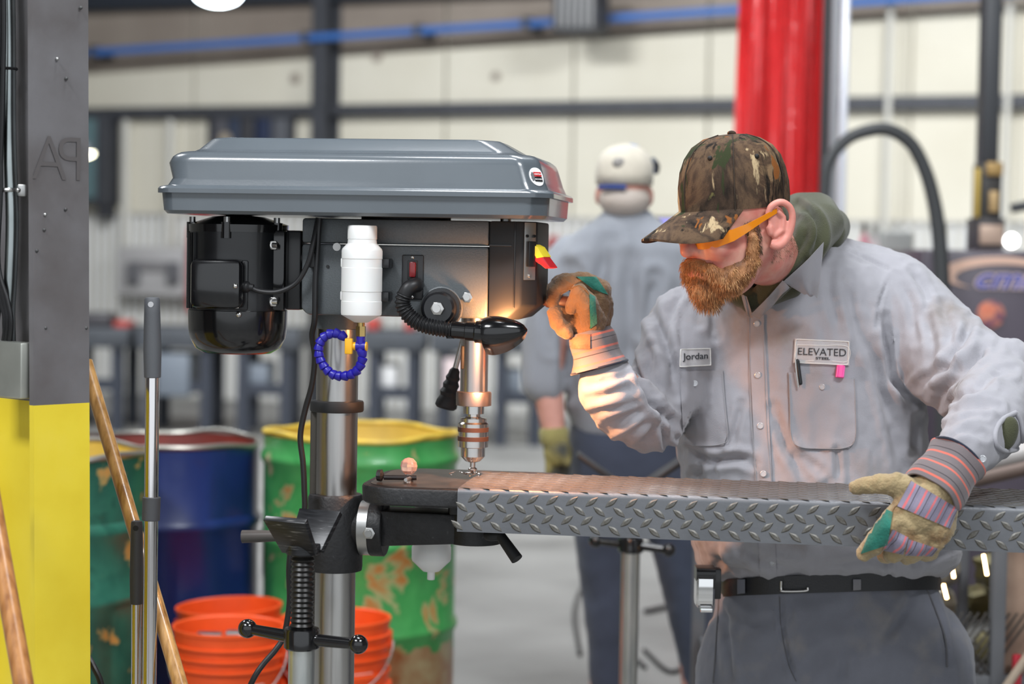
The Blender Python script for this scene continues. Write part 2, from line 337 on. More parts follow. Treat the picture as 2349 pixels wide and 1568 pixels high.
# ------------------------------------------------------------------ far row of steel benches
M_bench = mat('bench_steel', srgb(74, 78, 84), .6, noise_amt=.3, nscale=5); M_navy = mat('bench_navy', srgb(48, 53, 64), .6)
M_boxg = mat('bench_box_grey', srgb(112, 120, 130), .5); M_redp = mat('far_red', srgb(178, 66, 58), .5); M_pale = mat('far_pale', srgb(206, 206, 206), .5)
benches = [(150, 320, 0, 'far steel bench with a dark vise on top seen beside the grey pillar'), (330, 520, 1, 'far steel bench with pale bins under it seen below the drill motor'),
           (540, 700, 2, 'far navy steel bench between the motor and the column'), (835, 985, 3, 'far steel bench with red clamps on top right of the column'),
           (990, 1110, 4, 'far steel bench with a pale notice on its leg behind the quill'), (1120, 1262, 5, 'far steel bench at the elbow of the man in back')]
for (p0, p1, k, lab) in benches:
    Y = 16.2 - .12*k; a = at(p0, 770, Y); b = at(p1, 770, Y); zt = at((p0+p1)/2, 752 + (p0-600)*.012, Y)[2]
    t = thing('steel_bench', ((a[0]+b[0])/2, Y, 0), lab, 'bench', group='far steel benches'); w = (b[0]-a[0])/2 - .01
    obj('bench_top', mbox((-w, -.4, zt-.16), (w, .4, zt), .01), M_bench, t, True)
    for sx in (-1, 1):
        for sy in (-1, 1): obj('leg', mbox((sx*(w-.1)-.045, sy*.32-.045, 0), (sx*(w-.1)+.045, sy*.32+.045, zt-.16)), M_navy, t, True)
    obj('lower_rail', mbox((-w+.05, -.34, .33), (w-.05, -.28, .42)), M_navy, t, True)
    if k == 0:
        obj('vise', mbox((-.22, -.3, zt), (.12, .1, zt+.11), .03), mat('vise_dark', srgb(60, 58, 62), .5), t, True)
        for sx in (-.3, .2): obj('clamp', mbox((sx-.06, -.25, zt), (sx+.06, .05, zt+.05), .01), M_redp, t, True)
    if k in (1, 4): obj('storage_box', mbox((-w*.5, -.38, .30), (w*.3, .2, zt-.2), .02), M_boxg, t, True)
    if k in (1, 2, 3, 5):
        obj('storage_box', mbox((-w*.6, -.3, .34), (w*.1, .2, .58), .02), M_pale if k == 3 else M_boxg, t, True)
    if k == 3:
        obj('clamp', mbox((-w*.9, -.3, zt), (-w*.5, .1, zt+.09), .02), M_redp, t, True); obj('clamp', mbox((w*.3, -.3, zt), (w*.6, .1, zt+.09), .02), M_redp, t, True)
    if k == 4: obj('notice', mbox((-.09, -.47, zt-.46), (.07, -.46, zt-.2)), mat('notice_pink', srgb(214, 196, 196), .6), t, True)
# ------------------------------------------------------------------ the drill press
TH = R(-8.0)
pc = at(772, 1000, 3.80); FD = Frame(pc[0], 3.80, TH)
D = thing('drill_press', FD.o, 'dark grey floor drill press with belt cover, black motor and chuck on its table', 'drill press', TH)
M_cover = mat('grey_gloss_enamel', srgb(92, 99, 105), .26, coat=.5, bump=.012, bscale=260, noise_amt=.08, nscale=9)
M_head = mat('grey_crinkle_paint', srgb(88, 93, 96), .40, noise_amt=.12, nscale=300, bump=.12, bscale=420)
M_blk = mat('black_satin', srgb(24, 25, 28), .32, coat=.2); M_blkm = mat('black_matte', srgb(30, 31, 33), .6)
M_gloss = mat('black_gloss', srgb(14, 14, 16), .18, coat=.5)
M_cast = ramp_mat('black_cast_iron', [(.3, srgb(24, 24, 26)), (.68, srgb(34, 34, 36)), (.78, srgb(70, 70, 72))], 90, .5, bump=.12, bscale=160)
M_stl = mat('brushed_steel', srgb(196, 194, 192), .25, 1., noise_amt=.18, nscale=3, stretch=(30, 30, .6))
M_col = ramp_mat('ground_column_steel', [(.35, srgb(150, 148, 146)), (.65, srgb(196, 195, 193))], 2.2, .28, 1., stretch=(14, 14, .5))
M_chr = mat('chrome', srgb(205, 203, 200), .2, 1.); M_zinc = mat('zinc', srgb(190, 190, 188), .35, 1.)
M_brn = mat('dark_bronze_band', srgb(88, 66, 58), .45, .6)
M_cable = mat('black_rubber', srgb(26, 26, 28), .45)
def dl(px, py, v): return FD.loc(px, py, v)
def dbox(px0, py0, px1, py1, v0, v1, bev=.004, vref=None):
    """box in the press's frame from pixel bounds read on its near face"""
    vr = v0 if vref is None else vref; pm = (px0+px1)/2; qm = (py0+py1)/2
    return mbox((dl(px0, qm, vr)[0], v0, dl(pm, py1, vr)[2]), (dl(px1, qm, vr)[0], v1, dl(pm, py0, vr)[2]), bev)
def part(name, VF, m, parent=D, **k):
    o = bpy.data.objects.new(name, mesh_data(name, VF, m, k.pop('ang', 35))); COL.objects.link(o); o.parent = parent; return setprops(o, **k)
def dx(px, py, v): return dl(px, py, v)[0]
def dz(px, py, v): return dl(px, py, v)[2]
# column
zt = dz(770, 730, 0); rc = .040
part('column', cyl((0, 0, .03), (0, 0, zt+.05), rc, 48), M_col)
part('base', mbox((-.15, -.19, 0), (.42, .19, .05), .02), M_cast)
part('base_flange', lathe([(.085, .05), (.08, .10), (.055, .17)], seg=32), M_cast)
zc0, zc1 = dz(768, 948, -.04), dz(768, 921, -.04)
part('column_collar', lathe([(rc, zc0), (.050, zc0+.001), (.0515, zc0+.004), (.0515, zc1-.004), (.050, zc1-.001), (rc, zc1)], seg=40), M_blkm)
part('head_socket', lathe([(.040, dz(768, 756, -.04)), (.0475, dz(768, 754, -.04)), (.0475, zt+.02)], seg=40), M_head)
# belt cover: lower pan and domed lid, each a stack of rounded rectangles
WV = .19
ul, ur = dx(368, 470, -WV), dx(1213, 478, -WV)
z_pb, z_pt = dz(800, 495, -WV), dz(800, 446, -WV)
zf0, zf1 = dz(800, 447, -WV), dz(800, 432, -WV); z_sh = dz(800, 368, -WV); z_tp = dz(800, 347, -WV)
def ring(u0, u1, w, z, r, c=.036, n=6):
    """plan outline: rounded corners at the motor end, cut corners at the working end"""
    P = []
    for (cx_, cy_, s0) in ((u0+r, -w+r, PI), (u0+r, w-r, PI/2)):
        pts_ = [(cx_+r*math.cos(s0+ (PI/2)*k/n*(1)), cy_+r*math.sin(s0+(PI/2)*k/n)) for k in range(n+1)]
        P.append(pts_)
    nearL, farL = P[0], P[1][::1]
    def rc(p, a, b, q):                               # soften one corner
        p, a, b = np.array(p), np.array(a), np.array(b); d1 = (a-p)/np.linalg.norm(a-p); d2 = (b-p)/np.linalg.norm(b-p)
        return [tuple((1-t)**2*(p+d1*q)+2*t*(1-t)*p+t*t*(p+d2*q)) for t in np.linspace(0, 1, 6)]
    A, B, C, E = (u1, -w), (u1+c*.86, -w+c), (u1+c*.86, w-c), (u1, w)
    out = nearL + rc(A, nearL[-1], B, .012) + rc(B, A, C, .012) + rc(C, B, E, .012) + rc(E, C, farL[0], .012) + farL
    return [(x, y, z) for x, y in out]
pan = [ring(ul+.006, ur-.006, WV-.006, z_pb, .02), ring(ul, ur, WV, z_pb+.006, .025), ring(ul-.004, ur+.002, WV+.002, z_pt, .028)]
part('belt_pan', loft(pan), M_cover)
e = .010
lid = [ring(ul-e, ur+e, WV+e, zf0, .03), ring(ul-e, ur+e, WV+e, zf1-.004, .03), ring(ul-e+.003, ur+e-.003, WV+e-.003, zf1, .03), ring(ul+.004, ur-.002, WV-.002, zf1+.003, .035), ring(ul+.008, ur-.006, WV-.004, zf1+.012, .04)]
uL2, uR2 = dx(384, 358, -WV+.02), dx(1192, 372, -WV+.02)
lid += [ring(ul+.010, ur-.008, WV-.005, zf1+.016, .042), ring(uL2-.006, uR2+.004, WV-.0100, z_sh-.006, .048), ring(uL2-.004, uR2+.002, WV-.0115, z_sh, .05), ring(uL2-.001, uR2-.001, WV-.014, z_sh+.006, .05), ring(uL2+.004, uR2-.006, WV-.019, z_tp-.006, .05),
        ring(uL2+.010, uR2-.012, WV-.026, z_tp-.0022, .05), ring(uL2+.018, uR2-.020, WV-.034, z_tp-.0004, .05), ring(uL2+.028, uR2-.030, WV-.046, z_tp, .05)]
uT0, uT1 = dx(478, 333, -WV+.09), dx(1128, 326, .05); z_top = z_tp + .0285
lid += [ring(uT0-.030, uR2-.036, WV-.064, z_tp+.002, .045), ring(uT0-.022, uR2-.046, WV-.068, z_tp+.006, .045), ring(uT0-.004, uT1+.006, WV-.088, z_top-.004, .04), ring(uT0, uT1, WV-.092, z_top-.001, .04), ring(uT0+.008, uT1-.008, WV-.10, z_top, .04), ring(uT0+.03, uT1-.03, WV-.12, z_top+.0004, .03)]
lido = part('belt_lid', loft(lid), M_cover)
for (px, py, s) in ((908, 352, .010), (1072, 345, .014), (1082, 358, .010)):     # greasy smudges on the lid
    pass
# round badge on the cut corner facet
lb = BVHTree.FromPolygons([tuple(v.co) for v in lido.data.vertices], [tuple(p.vertices) for p in lido.data.polygons])
bcen = dl(1238, 405, -WV+.025); fn = np.array([.758, -.652, 0.]); ft_ = np.array([.652, .758, 0.])
def on_lid(a_, z_, off):
    p = bcen+ft_*a_+np.array([0, 0, z_])+fn*.3; h = lb.ray_cast(Vector(p), Vector(-fn)); q = np.array(h[0]) if h[0] is not None else p-fn*.3; return q+fn*off
def lid_sheet(fnc, off, th=.0012):
    o_ = [on_lid(a_, z_, off) for a_, z_ in fnc]; i_ = [on_lid(a_, z_, off-.004) for a_, z_ in fnc]; n = len(o_); return o_+i_, [tuple(range(n)), tuple(range(n, 2*n))[::-1]] + [(k, n+k, n+(k+1) % n, (k+1) % n) for k in range(n)]
bd = part('badge', lid_sheet([(.0175*math.cos(t), .0165*math.sin(t)) for t in np.linspace(0, 2*PI, 33)[:-1]], .0012), mat('badge_white', srgb(238, 238, 238), .4), label='round white badge with red and black lettering blocks')
for z0_, z1_, m_ in ((.0005, .0085, mat('badge_red', srgb(196, 40, 44), .4)), (-.0085, -.0005, mat('badge_black', srgb(30, 30, 32), .4))): sub('badge_block', lid_sheet([(-.007, z0_), (.0115, z0_), (.0115, z1_), (-.007, z1_)], .0022), m_, bd)
sub('badge_gear', lid_sheet([(-.0105+.0035*math.cos(t)*(1+.25*(k % 2)), .0075*math.sin(t)*(1+.15*(k % 2))) for k, t in enumerate(np.linspace(0, 2*PI, 17)[:-1])], .0020), mat('badge_grey', srgb(110, 110, 112), .4), bd)
for s_, z_, h_ in (('CENTRAL', .0045, .0042), ('MACHINERY', -.0045, .0033)):
    tv, tf_ = text_mesh(s_, h_, bold=.02*h_); sub('lettering', ([on_lid(v[0]+.002, v[1]+z_, .0029) for v in tv], tf_), mat('badge_white', (1, 1, 1)), bd)
# head casting
HV = .110
z_hb, z_ht = dz(900, 726, -HV), dz(900, 503, -HV); uh0, uh1 = dx(691, 610, -HV), dx(1120, 610, -HV); z_gr = dz(900, 561, -HV)
ch = .012
part('head_casting', prism([(uh0, -HV, z_hb+ch), (uh0+ch, -HV, z_hb), (uh1, -HV, z_hb), (uh1, -HV, z_gr-.001), (uh0, -HV, z_gr-.001)], (0, 2*HV, 0), .006), M_head)
part('head_top_band', mbox((uh0, -HV+.002, z_gr+.001), (uh1, HV-.002, z_ht), .005), M_head)
uf1 = dx(1196, 600, -HV); zfb = dz(1150, 733, -HV); zch = dz(1222, 706, -HV)
fc_c = .026
def fplan(z, cut=0.): return [(uh1+.001, -HV, z), (uf1-cut, -HV, z), (uf1+fc_c-cut, -HV+fc_c, z), (uf1+fc_c-cut, HV-fc_c, z), (uf1-cut, HV, z), (uh1+.001, HV, z)]
bmf = to_bm(*loft([fplan(zfb, .030), fplan(zfb+.026), fplan(z_ht)])); bmesh.ops.recalc_face_normals(bmf, faces=bmf.faces[:]); bmesh.ops.bevel(bmf, geom=bmf.edges[:], offset=.004, segments=2, affect='EDGES', profile=.5)
part('front_cover', from_bm(bmf), M_blkm)
part('front_cover_band', mbox((uh1+.001, -HV-.001, z_gr), (uf1-.018, -HV+.01, z_gr+.004), .001), M_blk)
part('front_rib', mbox((uf1-.014, -HV-.0015, zfb+.022), (uf1-.011, -HV+.01, z_ht), .001), M_blk)
for px in (890, 1160): c = (dx(px, 504, -.05), -.05, z_ht); part('cover_bolt', cyl(c, (c[0], c[1], z_pb), .010, 12), M_zinc)
part('cover_post', cyl(((uh0+uh1)/2, 0, z_ht-.01), ((uh0+uh1)/2, 0, z_pb+.002), .085, 24), M_blkm)
# paddle switch on the front face
f45 = np.array([.7071, -.7071, 0]); t45 = np.array([.7071, .7071, 0]); fo = np.array([uf1, -HV, 0.])+t45*.018
def facet(a0, a1, py0, py1, d0, d1, bev=.001):
    z0_, z1_ = dz(1212, py1, -HV), dz(1212, py0, -HV); return prism([fo+t45*a0+f45*d0+(0, 0, z0_), fo+t45*a1+f45*d0+(0, 0, z0_), fo+t45*a1+f45*d0+(0, 0, z1_), fo+t45*a0+f45*d0+(0, 0, z1_)], f45*(d1-d0), bev)
sp = part('switch_plate', facet(-.013, .013, 510, 642, 0, .002, .0005), M_zinc)
part('switch_frame', facet(-.009, .009, 553, 612, .001, .010, .002), M_blk)
for py in (541, 634):
    for v in ((-.008, .008) if py < 600 else (0,)): c = fo+t45*v+f45*.002+(0, 0, dz(1212, py, -HV)); sub('screw', cyl(c, c+f45*.003, .0028, 10), M_blk if py < 600 else M_zinc, sp)
pd_ = [(1219, 562), (1232, 566), (1247, 590), (1265, 614), (1252, 616), (1240, 606), (1236, 604), (1228, 598), (1220, 592)]
pad = part('stop_paddle', prism([dl(a-2, b, -.10) for a, b in pd_], (.012, .020, 0), .0015), mat('paddle_red', srgb(200, 40, 48), .35), label='red stop paddle with a yellow band')
sub('yellow_band', prism([dl(a-2, b, -.1008) for a, b in ((1222, 560), (1234, 566), (1249, 589), (1232, 592), (1224, 578))], (.012, .0206, 0), .0008), mat('paddle_yellow', srgb(244, 222, 60), .35), pad)
# rocker switch plate on the near side
pl = part('lamp_switch_plate', dbox(921, 584, 971, 687, -HV-.004, -HV+.002, .003), M_blk)
rk = sub('rocker', dbox(938, 600, 953, 636, -HV-.012, -HV-.003, .003), mat('rocker_red', srgb(120, 20, 26), .3, coat=.5), pl)
sub('rocker_frame', dbox(934, 597, 958, 641, -HV-.006, -HV-.003, .002), M_blkm, pl)
for py in (590, 681): c = dl(946, py, -HV-.004); sub('screw', ball(c, .0032, 10, 6, (1, .6, 1)), M_zinc, pl)
# pivot hub with hex nut, and a lone nut
c = dl(1013, 706, -HV)
hub = part('pivot_hub', lathe([(.036, -.002), (.036, .012), (.031, .013), (.030, .034), (.026, .038)], c, (0, -1, 0), 36), M_blk)
sub('hub_nut', hexnut(c+np.array([0, -.037, 0]), (0, -1, 0), .013, .010), M_chr, hub)
part('hub_ring', torus(c+np.array([0, -.001, 0]), (0, 1, 0), .037, .003, 36, 8), M_head)
c = dl(1073, 682, -HV); part('set_nut', hexnut(c, (0, -1, 0), .0105, .008), M_chr)
for (px, py, r) in ((773, 566, .0075), (752, 611, .003)):
    c = dl(px, py, -HV); part('plug', cyl(c+np.array([0, .004, 0]), c+np.array([0, -.002, 0]), r, 16), mat('plug_white', srgb(226, 226, 226), .4) if r > .005 else M_blkm)
# motor
mc = np.array([dx(547, 620, -.03), -.03, 0.]); rm = .0925; zm0, zm1, zm2, zm3 = (dz(546, q, -.03) for q in (811, 712, 530, 506))
mot = part('motor_housing', lathe([(rm, zm1), (rm, zm2)], mc, seg=40), M_blk)
part('motor_lower_cap', lathe([(.03, zm0), (rm-.028, zm0+.002), (rm-.012, zm0+.012), (rm-.002, zm0+.030), (rm+.001, zm0+.05), (rm+.002, zm1+.001), (rm-.002, zm1+.003)], mc, seg=48), M_gloss)
part('motor_end_bell', lathe([(rm+.002, zm2-.002), (rm+.003, zm2+.012), (rm-.015, zm2+.018), (.05, zm2+.027), (.02, zm2+.03), (.016, zm2+.031), (.016, z_pb+.003)], mc, seg=40), M_gloss)
for k in range(22):
    an = PI*.62 + k*.095
    a = mc+np.array([rm*math.cos(an), rm*math.sin(an), 0]); n = np.array([math.cos(an), math.sin(an), 0]); tt = np.array([-n[1], n[0], 0])
    sub('cooling_fin', prism([a-tt*.0015+(0, 0, zm1+.004), a+tt*.0015+(0, 0, zm1+.004), a+tt*.0012+n*.005+(0, 0, zm1+.004), a-tt*.0012+n*.005+(0, 0, zm1+.004)], (0, 0, zm2-zm1-.008)), M_blk, mot)
for an in (PI*1.08, -PI/2+.02, -.35, PI/2):
    c = mc+np.array([(rm-.005)*math.cos(an), (rm-.005)*math.sin(an), 0])
    sub('tie_bolt_ear', cyl(c+(0, 0, zm2-.014), c+(0, 0, zm2+.016), .011, 12), M_gloss, mot); sub('tie_bolt', cyl(c+(0, 0, zm2+.014), c+(0, 0, zm2+.026), .006, 10), M_zinc, mot)
mp_ = part('mount_plate', dbox(606, 528, 690, 710, -.045, .035, .004, -.045), M_blk)
part('mount_flange', dbox(604, 528, 652, 712, -.075, -.045, .004), M_gloss)
for py in (562, 692):
    c = dl(629, py, -.076); sub('mount_bolt', join(hexnut(c, (0, -1, 0), .0095, .007), cyl(c+np.array([.0, -.012, 0]), c+np.array([.011, -.014, 0]), .005, 10)), M_chr, mp_)
c = dl(662, 591, -.03); part('slide_rod', cyl(c, c+np.array([.05, 0, 0]), .013, 18), M_blkm)
# terminal box on the near side of the motor
jb = part('terminal_box', dbox(433, 594, 551, 708, -.162, -.10, .012), M_gloss)
sub('terminal_rim', dbox(436, 596, 556, 712, -.125, -.118, .004, -.162), M_blk, jb)
c = dl(540, 656, -.163); sub('box_screw', ball(c, .005, 10, 8), M_chr, jb)
c = dl(548, 721, -.125); part('cap_screw', ball(c, .006, 10, 8), M_chr)
c = dl(553, 657, -.13); gl = part('cable_gland', lathe([(.008, 0), (.011, .002), (.011, .013), (.007, .017), (.006, .024)], c, (1, 0, -.05), 14), M_cable)
mv = -.13
part('motor_cable', tube([dl(574, 659, mv), dl(600, 668, mv), dl(640, 668, mv), dl(680, 648, mv), dl(706, 605, mv), dl(718, 560, mv), dl(726, 520, -.118), dl(730, 500, -.115)], .0048, 10), M_cable)
part('power_cable', tube([dl(733, 500, -.118), dl(730, 540, -.120), dl(724, 640, -.120), dl(722, 730, -.118), dl(716, 770, -.105), dl(722, 820, -.09), dl(716, 880, -.085), dl(700, 940, -.08), dl(689, 1000, -.08), dl(695, 1060, -.08), dl(698, 1120, -.08), dl(697, 1180, -.08), dl(672, 1240, -.085), dl(663, 1300, -.085), dl(664, 1380, -.07), dl(652, 1455, -.07), dl(632, 1490, -.08), dl(606, 1520, -.09), dl(584, 1552, -.10), dl(566, 1596, -.10), dl(552, 1680, -.10), (-.19, -.10, .3), (-.20, -.10, .02)], .0055, 10), M_cable)
part('cable_clamp', dbox(706, 578, 722, 614, -.126, -.108, .004), M_blkm)
# gooseneck work lamp
gv = -.150
gp = [dl(956, 654, -HV-.004), dl(952, 654, -.140), dl(936, 662, gv), dl(924, 690, gv), (dl(932, 716, gv)), dl(956, 738, gv), dl(990, 750, gv), dl(1040, 757, gv)]
Q = smooth_path(gp, 26)
m = len(Q); seglen = np.r_[0, np.cumsum(np.linalg.norm(np.diff(Q, axis=0), axis=1))]
rad = [.0145 if s < .055 else .0150 + .0016*math.sin(s*2*PI/.0062) for s in seglen]
Qr = np.array([np.array([np.interp(t, seglen, Q[:, i]) for i in range(3)]) for t in np.linspace(0, seglen[-1], 320)])
rr = [.0135 if t < .055 else .0138 + .0014*math.sin(t*2*PI/.0062) for t in np.linspace(0, seglen[-1], 320)]
gn = part('gooseneck', tube(Qr, 1, 14, smooth=False, radii=rr), M_cable)
c0 = dl(1036, 756, gv); c1 = dl(1112, 762, gv); ax = c1-c0; L = np.linalg.norm(ax)
ls = part('lamp_socket', lathe([(.0135, 0), (.0155, .002), (.0155, L*.42), (.0175, L*.44), (.0175, L*.70), (.0205, L*.74), (.0205, L), (.019, L+.004)], c0, ax, 24), M_gloss)
sub('socket_screw', cyl(dl(1034, 768, gv), dl(1034, 776, gv), .008, 10), M_blkm, ls)
# bullet shaped shade cut open on the far lower side: outer and inner shell
tipp = dl(1210, 757, gv); a0 = dl(1108, 764, gv); AX = tipp-a0; AL = np.linalg.norm(AX); AX = AX/AL
nrm = np.array([.0, .90, -.42]); nrm -= AX*(nrm@AX); nrm /= np.linalg.norm(nrm); sd = np.cross(AX, nrm)
def shade(scale):
    rings = []
    for t in np.linspace(0, 1, 15):
        rr_ = (.031*math.cos(t*PI/2)**.58 + .0015)*scale*(1 - .18*(1-t)**6); dp = .040*math.cos(t*PI/2)**.55*scale
        row = []
        for an in np.linspace(-PI*.57, PI*.43, 21):
            row.append(a0 + AX*(t*AL*(1 if scale == 1 else .985)) - nrm*(rr_*math.cos(an)) + sd*(rr_*math.sin(an)) if abs(an) <= PI/2 else a0 + AX*(t*AL*(1 if scale == 1 else .985)) + nrm*((abs(an)-PI/2)/(PI*.06)*dp*.75) + sd*(rr_*math.copysign(1, an)))
        rings.append(row)
    return rings
ro, ri = shade(1.0), shade(.93); V, F = [], []
n1, n2 = len(ro), len(ro[0])
for r_ in ro+ri: V += [tuple(p) for p in r_]
for i in range(n1-1):
    for k in range(n2-1):
        F.append((i*n2+k, i*n2+k+1, (i+1)*n2+k+1, (i+1)*n2+k)); q = n1*n2; F.append((q+i*n2+k, q+(i+1)*n2+k, q+(i+1)*n2+k+1, q+i*n2+k+1))
    for k in (0, n2-1): q = n1*n2; F.append((i*n2+k, (i+1)*n2+k, q+(i+1)*n2+k, q+i*n2+k))
F.append(tuple(range(n2))); 
shd = part('lamp_shade', (V, F), M_gloss)
bc = a0+AX*.036+nrm*.006
sub('lamp_bulb', ball(bc, .013, 14, 10, (1.2, 1, 1)), mat('warm_bulb', (1, .7, .4), .4, emit=(1, .42, .15), estr=520), shd)
l = bpy.data.lights.new('work_lamp_bulb', 'SPOT'); l.energy = 15.5; l.color = (1, .39, .155); l.shadow_soft_size = .012; l.spot_size = R(174); l.spot_blend = .8
lo = bpy.data.objects.new('work_lamp_bulb', l); COL.objects.link(lo); lo.location = FD.w((bc+nrm*.016+AX*.010)[None])[0]; lo.rotation_euler = Vector((.14, .26, -.95)).to_track_quat('-Z', 'Y').to_euler()
# feed hub on the far side with two levers
fc = dl(1085, 690, .15)
fh = part('feed_hub', cyl((fc[0], HV, fc[2]), (fc[0], .19, fc[2]), .036, 24), M_blk)
l0, l1, l2 = dl(1062, 735, .165), dl(1043, 850, .165), dl(1021, 938, .165)
part('feed_lever', cyl(fc, l1, .0055, 12), M_chr)
ax = l2-l1; ax_l = np.linalg.norm(ax)
prof = [(.006, -.006), (.0105, 0)]
for k, (t, r_) in enumerate(((.1, .0115), (.18, .0145), (.26, .0125), (.36, .0165), (.46, .0145), (.56, .019), (.66, .0165), (.8, .0215), (.92, .0225), (.98, .018), (1.0, .006))): prof.append((r_, t*ax_l))
part('lever_grip', lathe(prof, l1, ax, 20), M_blkm)
k0 = dl(1222, 690, .03); k1 = dl(1234, 689, .03); k2 = dl(1318, 694, .03)
part('feed_lever', cyl(dl(1130, 691, .13), k1, .0055, 12), M_chr)
ax = k2-k1; ll = np.linalg.norm(ax)
part('lever_grip', lathe([(.0075, 0), (.0085, .003), (.0085, .012), (.012, .018), (.0135, .026), (.0115, .030), (.0145, .045), (.0145, .06), (.012, ll)], k1, ax, 18), mat('brown_grip', srgb(92, 58, 44), .45))
# quill, spindle, chuck and countersink bit
qv = -.0; qc = np.array([dx(1088, 840, qv), qv, 0.])
def qz(py): return dz(1088, py, qv)
quill = part('quill', lathe([(.0262, qz(900)), (.0262, qz(720))], qc, seg=40), M_stl)
sub('quill_slot', mbox((qc[0]-.0235, -.0215, qz(846)), (qc[0]-.0165, -.009, qz(792)), .003), M_blkm, quill)
part('quill_collar', lathe([(.030, qz(930)), (.0335, qz(929)), (.0335, qz(900)), (.0325, qz(898)), (.026, qz(897))], qc, seg=40), mat('brushed_steel_dark', srgb(160, 150, 146), .38, 1.))
part('spindle', lathe([(.010, qz(962)), (.013, qz(960)), (.013, qz(949)), (.020, qz(948)), (.020, qz(930))], qc, seg=32), M_chr, ang=14)
part('chuck_body', lathe([(.019, qz(970)), (.024, qz(967)), (.0265, qz(966)), (.0285, qz(971)), (.0285, qz(1022)), (.0275, qz(1025)), (.0228, qz(1026)), (.0228, qz(1046)), (.016, qz(1055)), (.010, qz(1056))][::-1] if False else [(.0060, qz(1060)), (.014, qz(1057)), (.0228, qz(1046)), (.0228, qz(1026)), (.0285, qz(1024)), (.0285, qz(971)), (.0250, qz(967)), (.0250, qz(959)), (.016, qz(957)), (.012, qz(954))], qc, seg=40), M_chr, ang=14)
for (a, b) in ((979, 989), (1000, 1010)): part('chuck_band', lathe([(.0280, qz(b)), (.0294, qz(b)), (.0294, qz(a)), (.0280, qz(a))], qc, seg=40, caps=False), M_brn)
part('countersink_bit', lathe([(.001, qz(1086)), (.0085, qz(1077)), (.0085, qz(1074)), (.0050, qz(1071)), (.0050, qz(1056))], qc, seg=16), M_stl)
# table bracket on the column, tilt disc, arm and table
zb0, zb1 = dz(770, 1318, -.05), dz(770, 1140, -.05)
part('table_bracket', lathe([(rc, zb0), (.052, zb0+.002), (.053, zb0+.01), (.053, zb1-.006), (.050, zb1), (rc, zb1+.001)], seg=40), M_cast)
zd = dz(850, 1215, -.03); uA = dx(800, 1215, -.03); uB = dx(872, 1215, -.03)
bn = part('bracket_neck', lathe([(.030, 0), (.040, .03), (.052, uA-.004+.025)], (.02, 0, zd), (1, 0, 0), 32), M_cast)
part('tilt_scale', lathe([(.050, 0), (.0525, .001), (.0525, .020), (.050, .021)], (uA+.018, 0, zd), (1, 0, 0), 40), M_zinc)
part('tilt_disc', lathe([(.0515, 0), (.0535, .002), (.0535, .026), (.051, .028)], (uA+.038, 0, zd), (1, 0, 0), 40), M_cast)
c = dl(847, 1222, -.056); part('tilt_nut', hexnut(c+np.array([0, .004, 0]), (0, -1, 0), .012, .008), M_zinc)
zA0, zA1 = dz(950, 1252, -.04), dz(950, 1176, -.04); uAr = dx(1046, 1210, -.04)
part('table_arm', prism([(uA+.05, -.04, zA0-.004), (uAr, -.04, zA0+.006), (uAr, -.04, zA1), (uA+.05, -.04, zA1+.002)], (0, .08, 0), .005), M_cast)
zT1 = dz(1050, 1119, -.195)-.0068; zT0 = zT1-.034
TWV = .17; uT0_, uT1_ = dx(829, 1110, -TWV+.06), dx(1330, 1090, TWV)
tab = part('table', loft([[(x, y, z) for x, y in rrect((uT0_+uT1_)/2, 0, uT1_-uT0_-2*i, 2*TWV-2*i, .075-i, 8)] for z, i in ((zT0, .006), (zT0+.004, .001), (zT1-.005, 0), (zT1-.001, .002), (zT1, .006))]), M_cast)
sub('table_face', loft([[(x, y, z) for x, y in rrect((uT0_+uT1_)/2, 0, uT1_-uT0_-.03, 2*TWV-.03, .065, 8)] for z in (zT1-.001, zT1+.0012)]), ramp_mat('oiled_table_top', [(.3, srgb(66, 58, 54)), (.6, srgb(104, 92, 84)), (.8, srgb(130, 118, 108))], 18, .3, .7, detail=6), tab)
uS = dx(1080, 1235, -.05)
part('table_socket', lathe([(.048, dz(1080, 1253, -.05)), (.052, dz(1080, 1251, -.05)), (.052, zT0-.001)], (uS, 0, 0), seg=32), M_cast)
part('table_rib', mbox((uAr-.012, -.05, zA1), (uAr+.004, .05, zT0+.001), .003), M_cast)
h0, h1 = dl(1148, 1228, -.10), dl(1186, 1282, -.12)
lk = part('lock_lever', join(tube([(uS+.04, -.03, h0[2]+.004), dl(1120, 1228, -.09), h0], .009, 12), cyl(h0, h1, .0095, 14, .0115)), M_blkm)
h0, h1 = dl(640, 1222, -.02), dl(556, 1230, -.03)
part('lock_lever', cyl((-.04, -.03, h0[2]), h1, .009, 14, .0125), mat('grey_lever', srgb(70, 68, 66), .5))
part('rack_strip', mbox((-.049, -.012, .4), (-.037, .006, zc0), .002), mat('rack_dark', srgb(70, 66, 60), .5, .6))
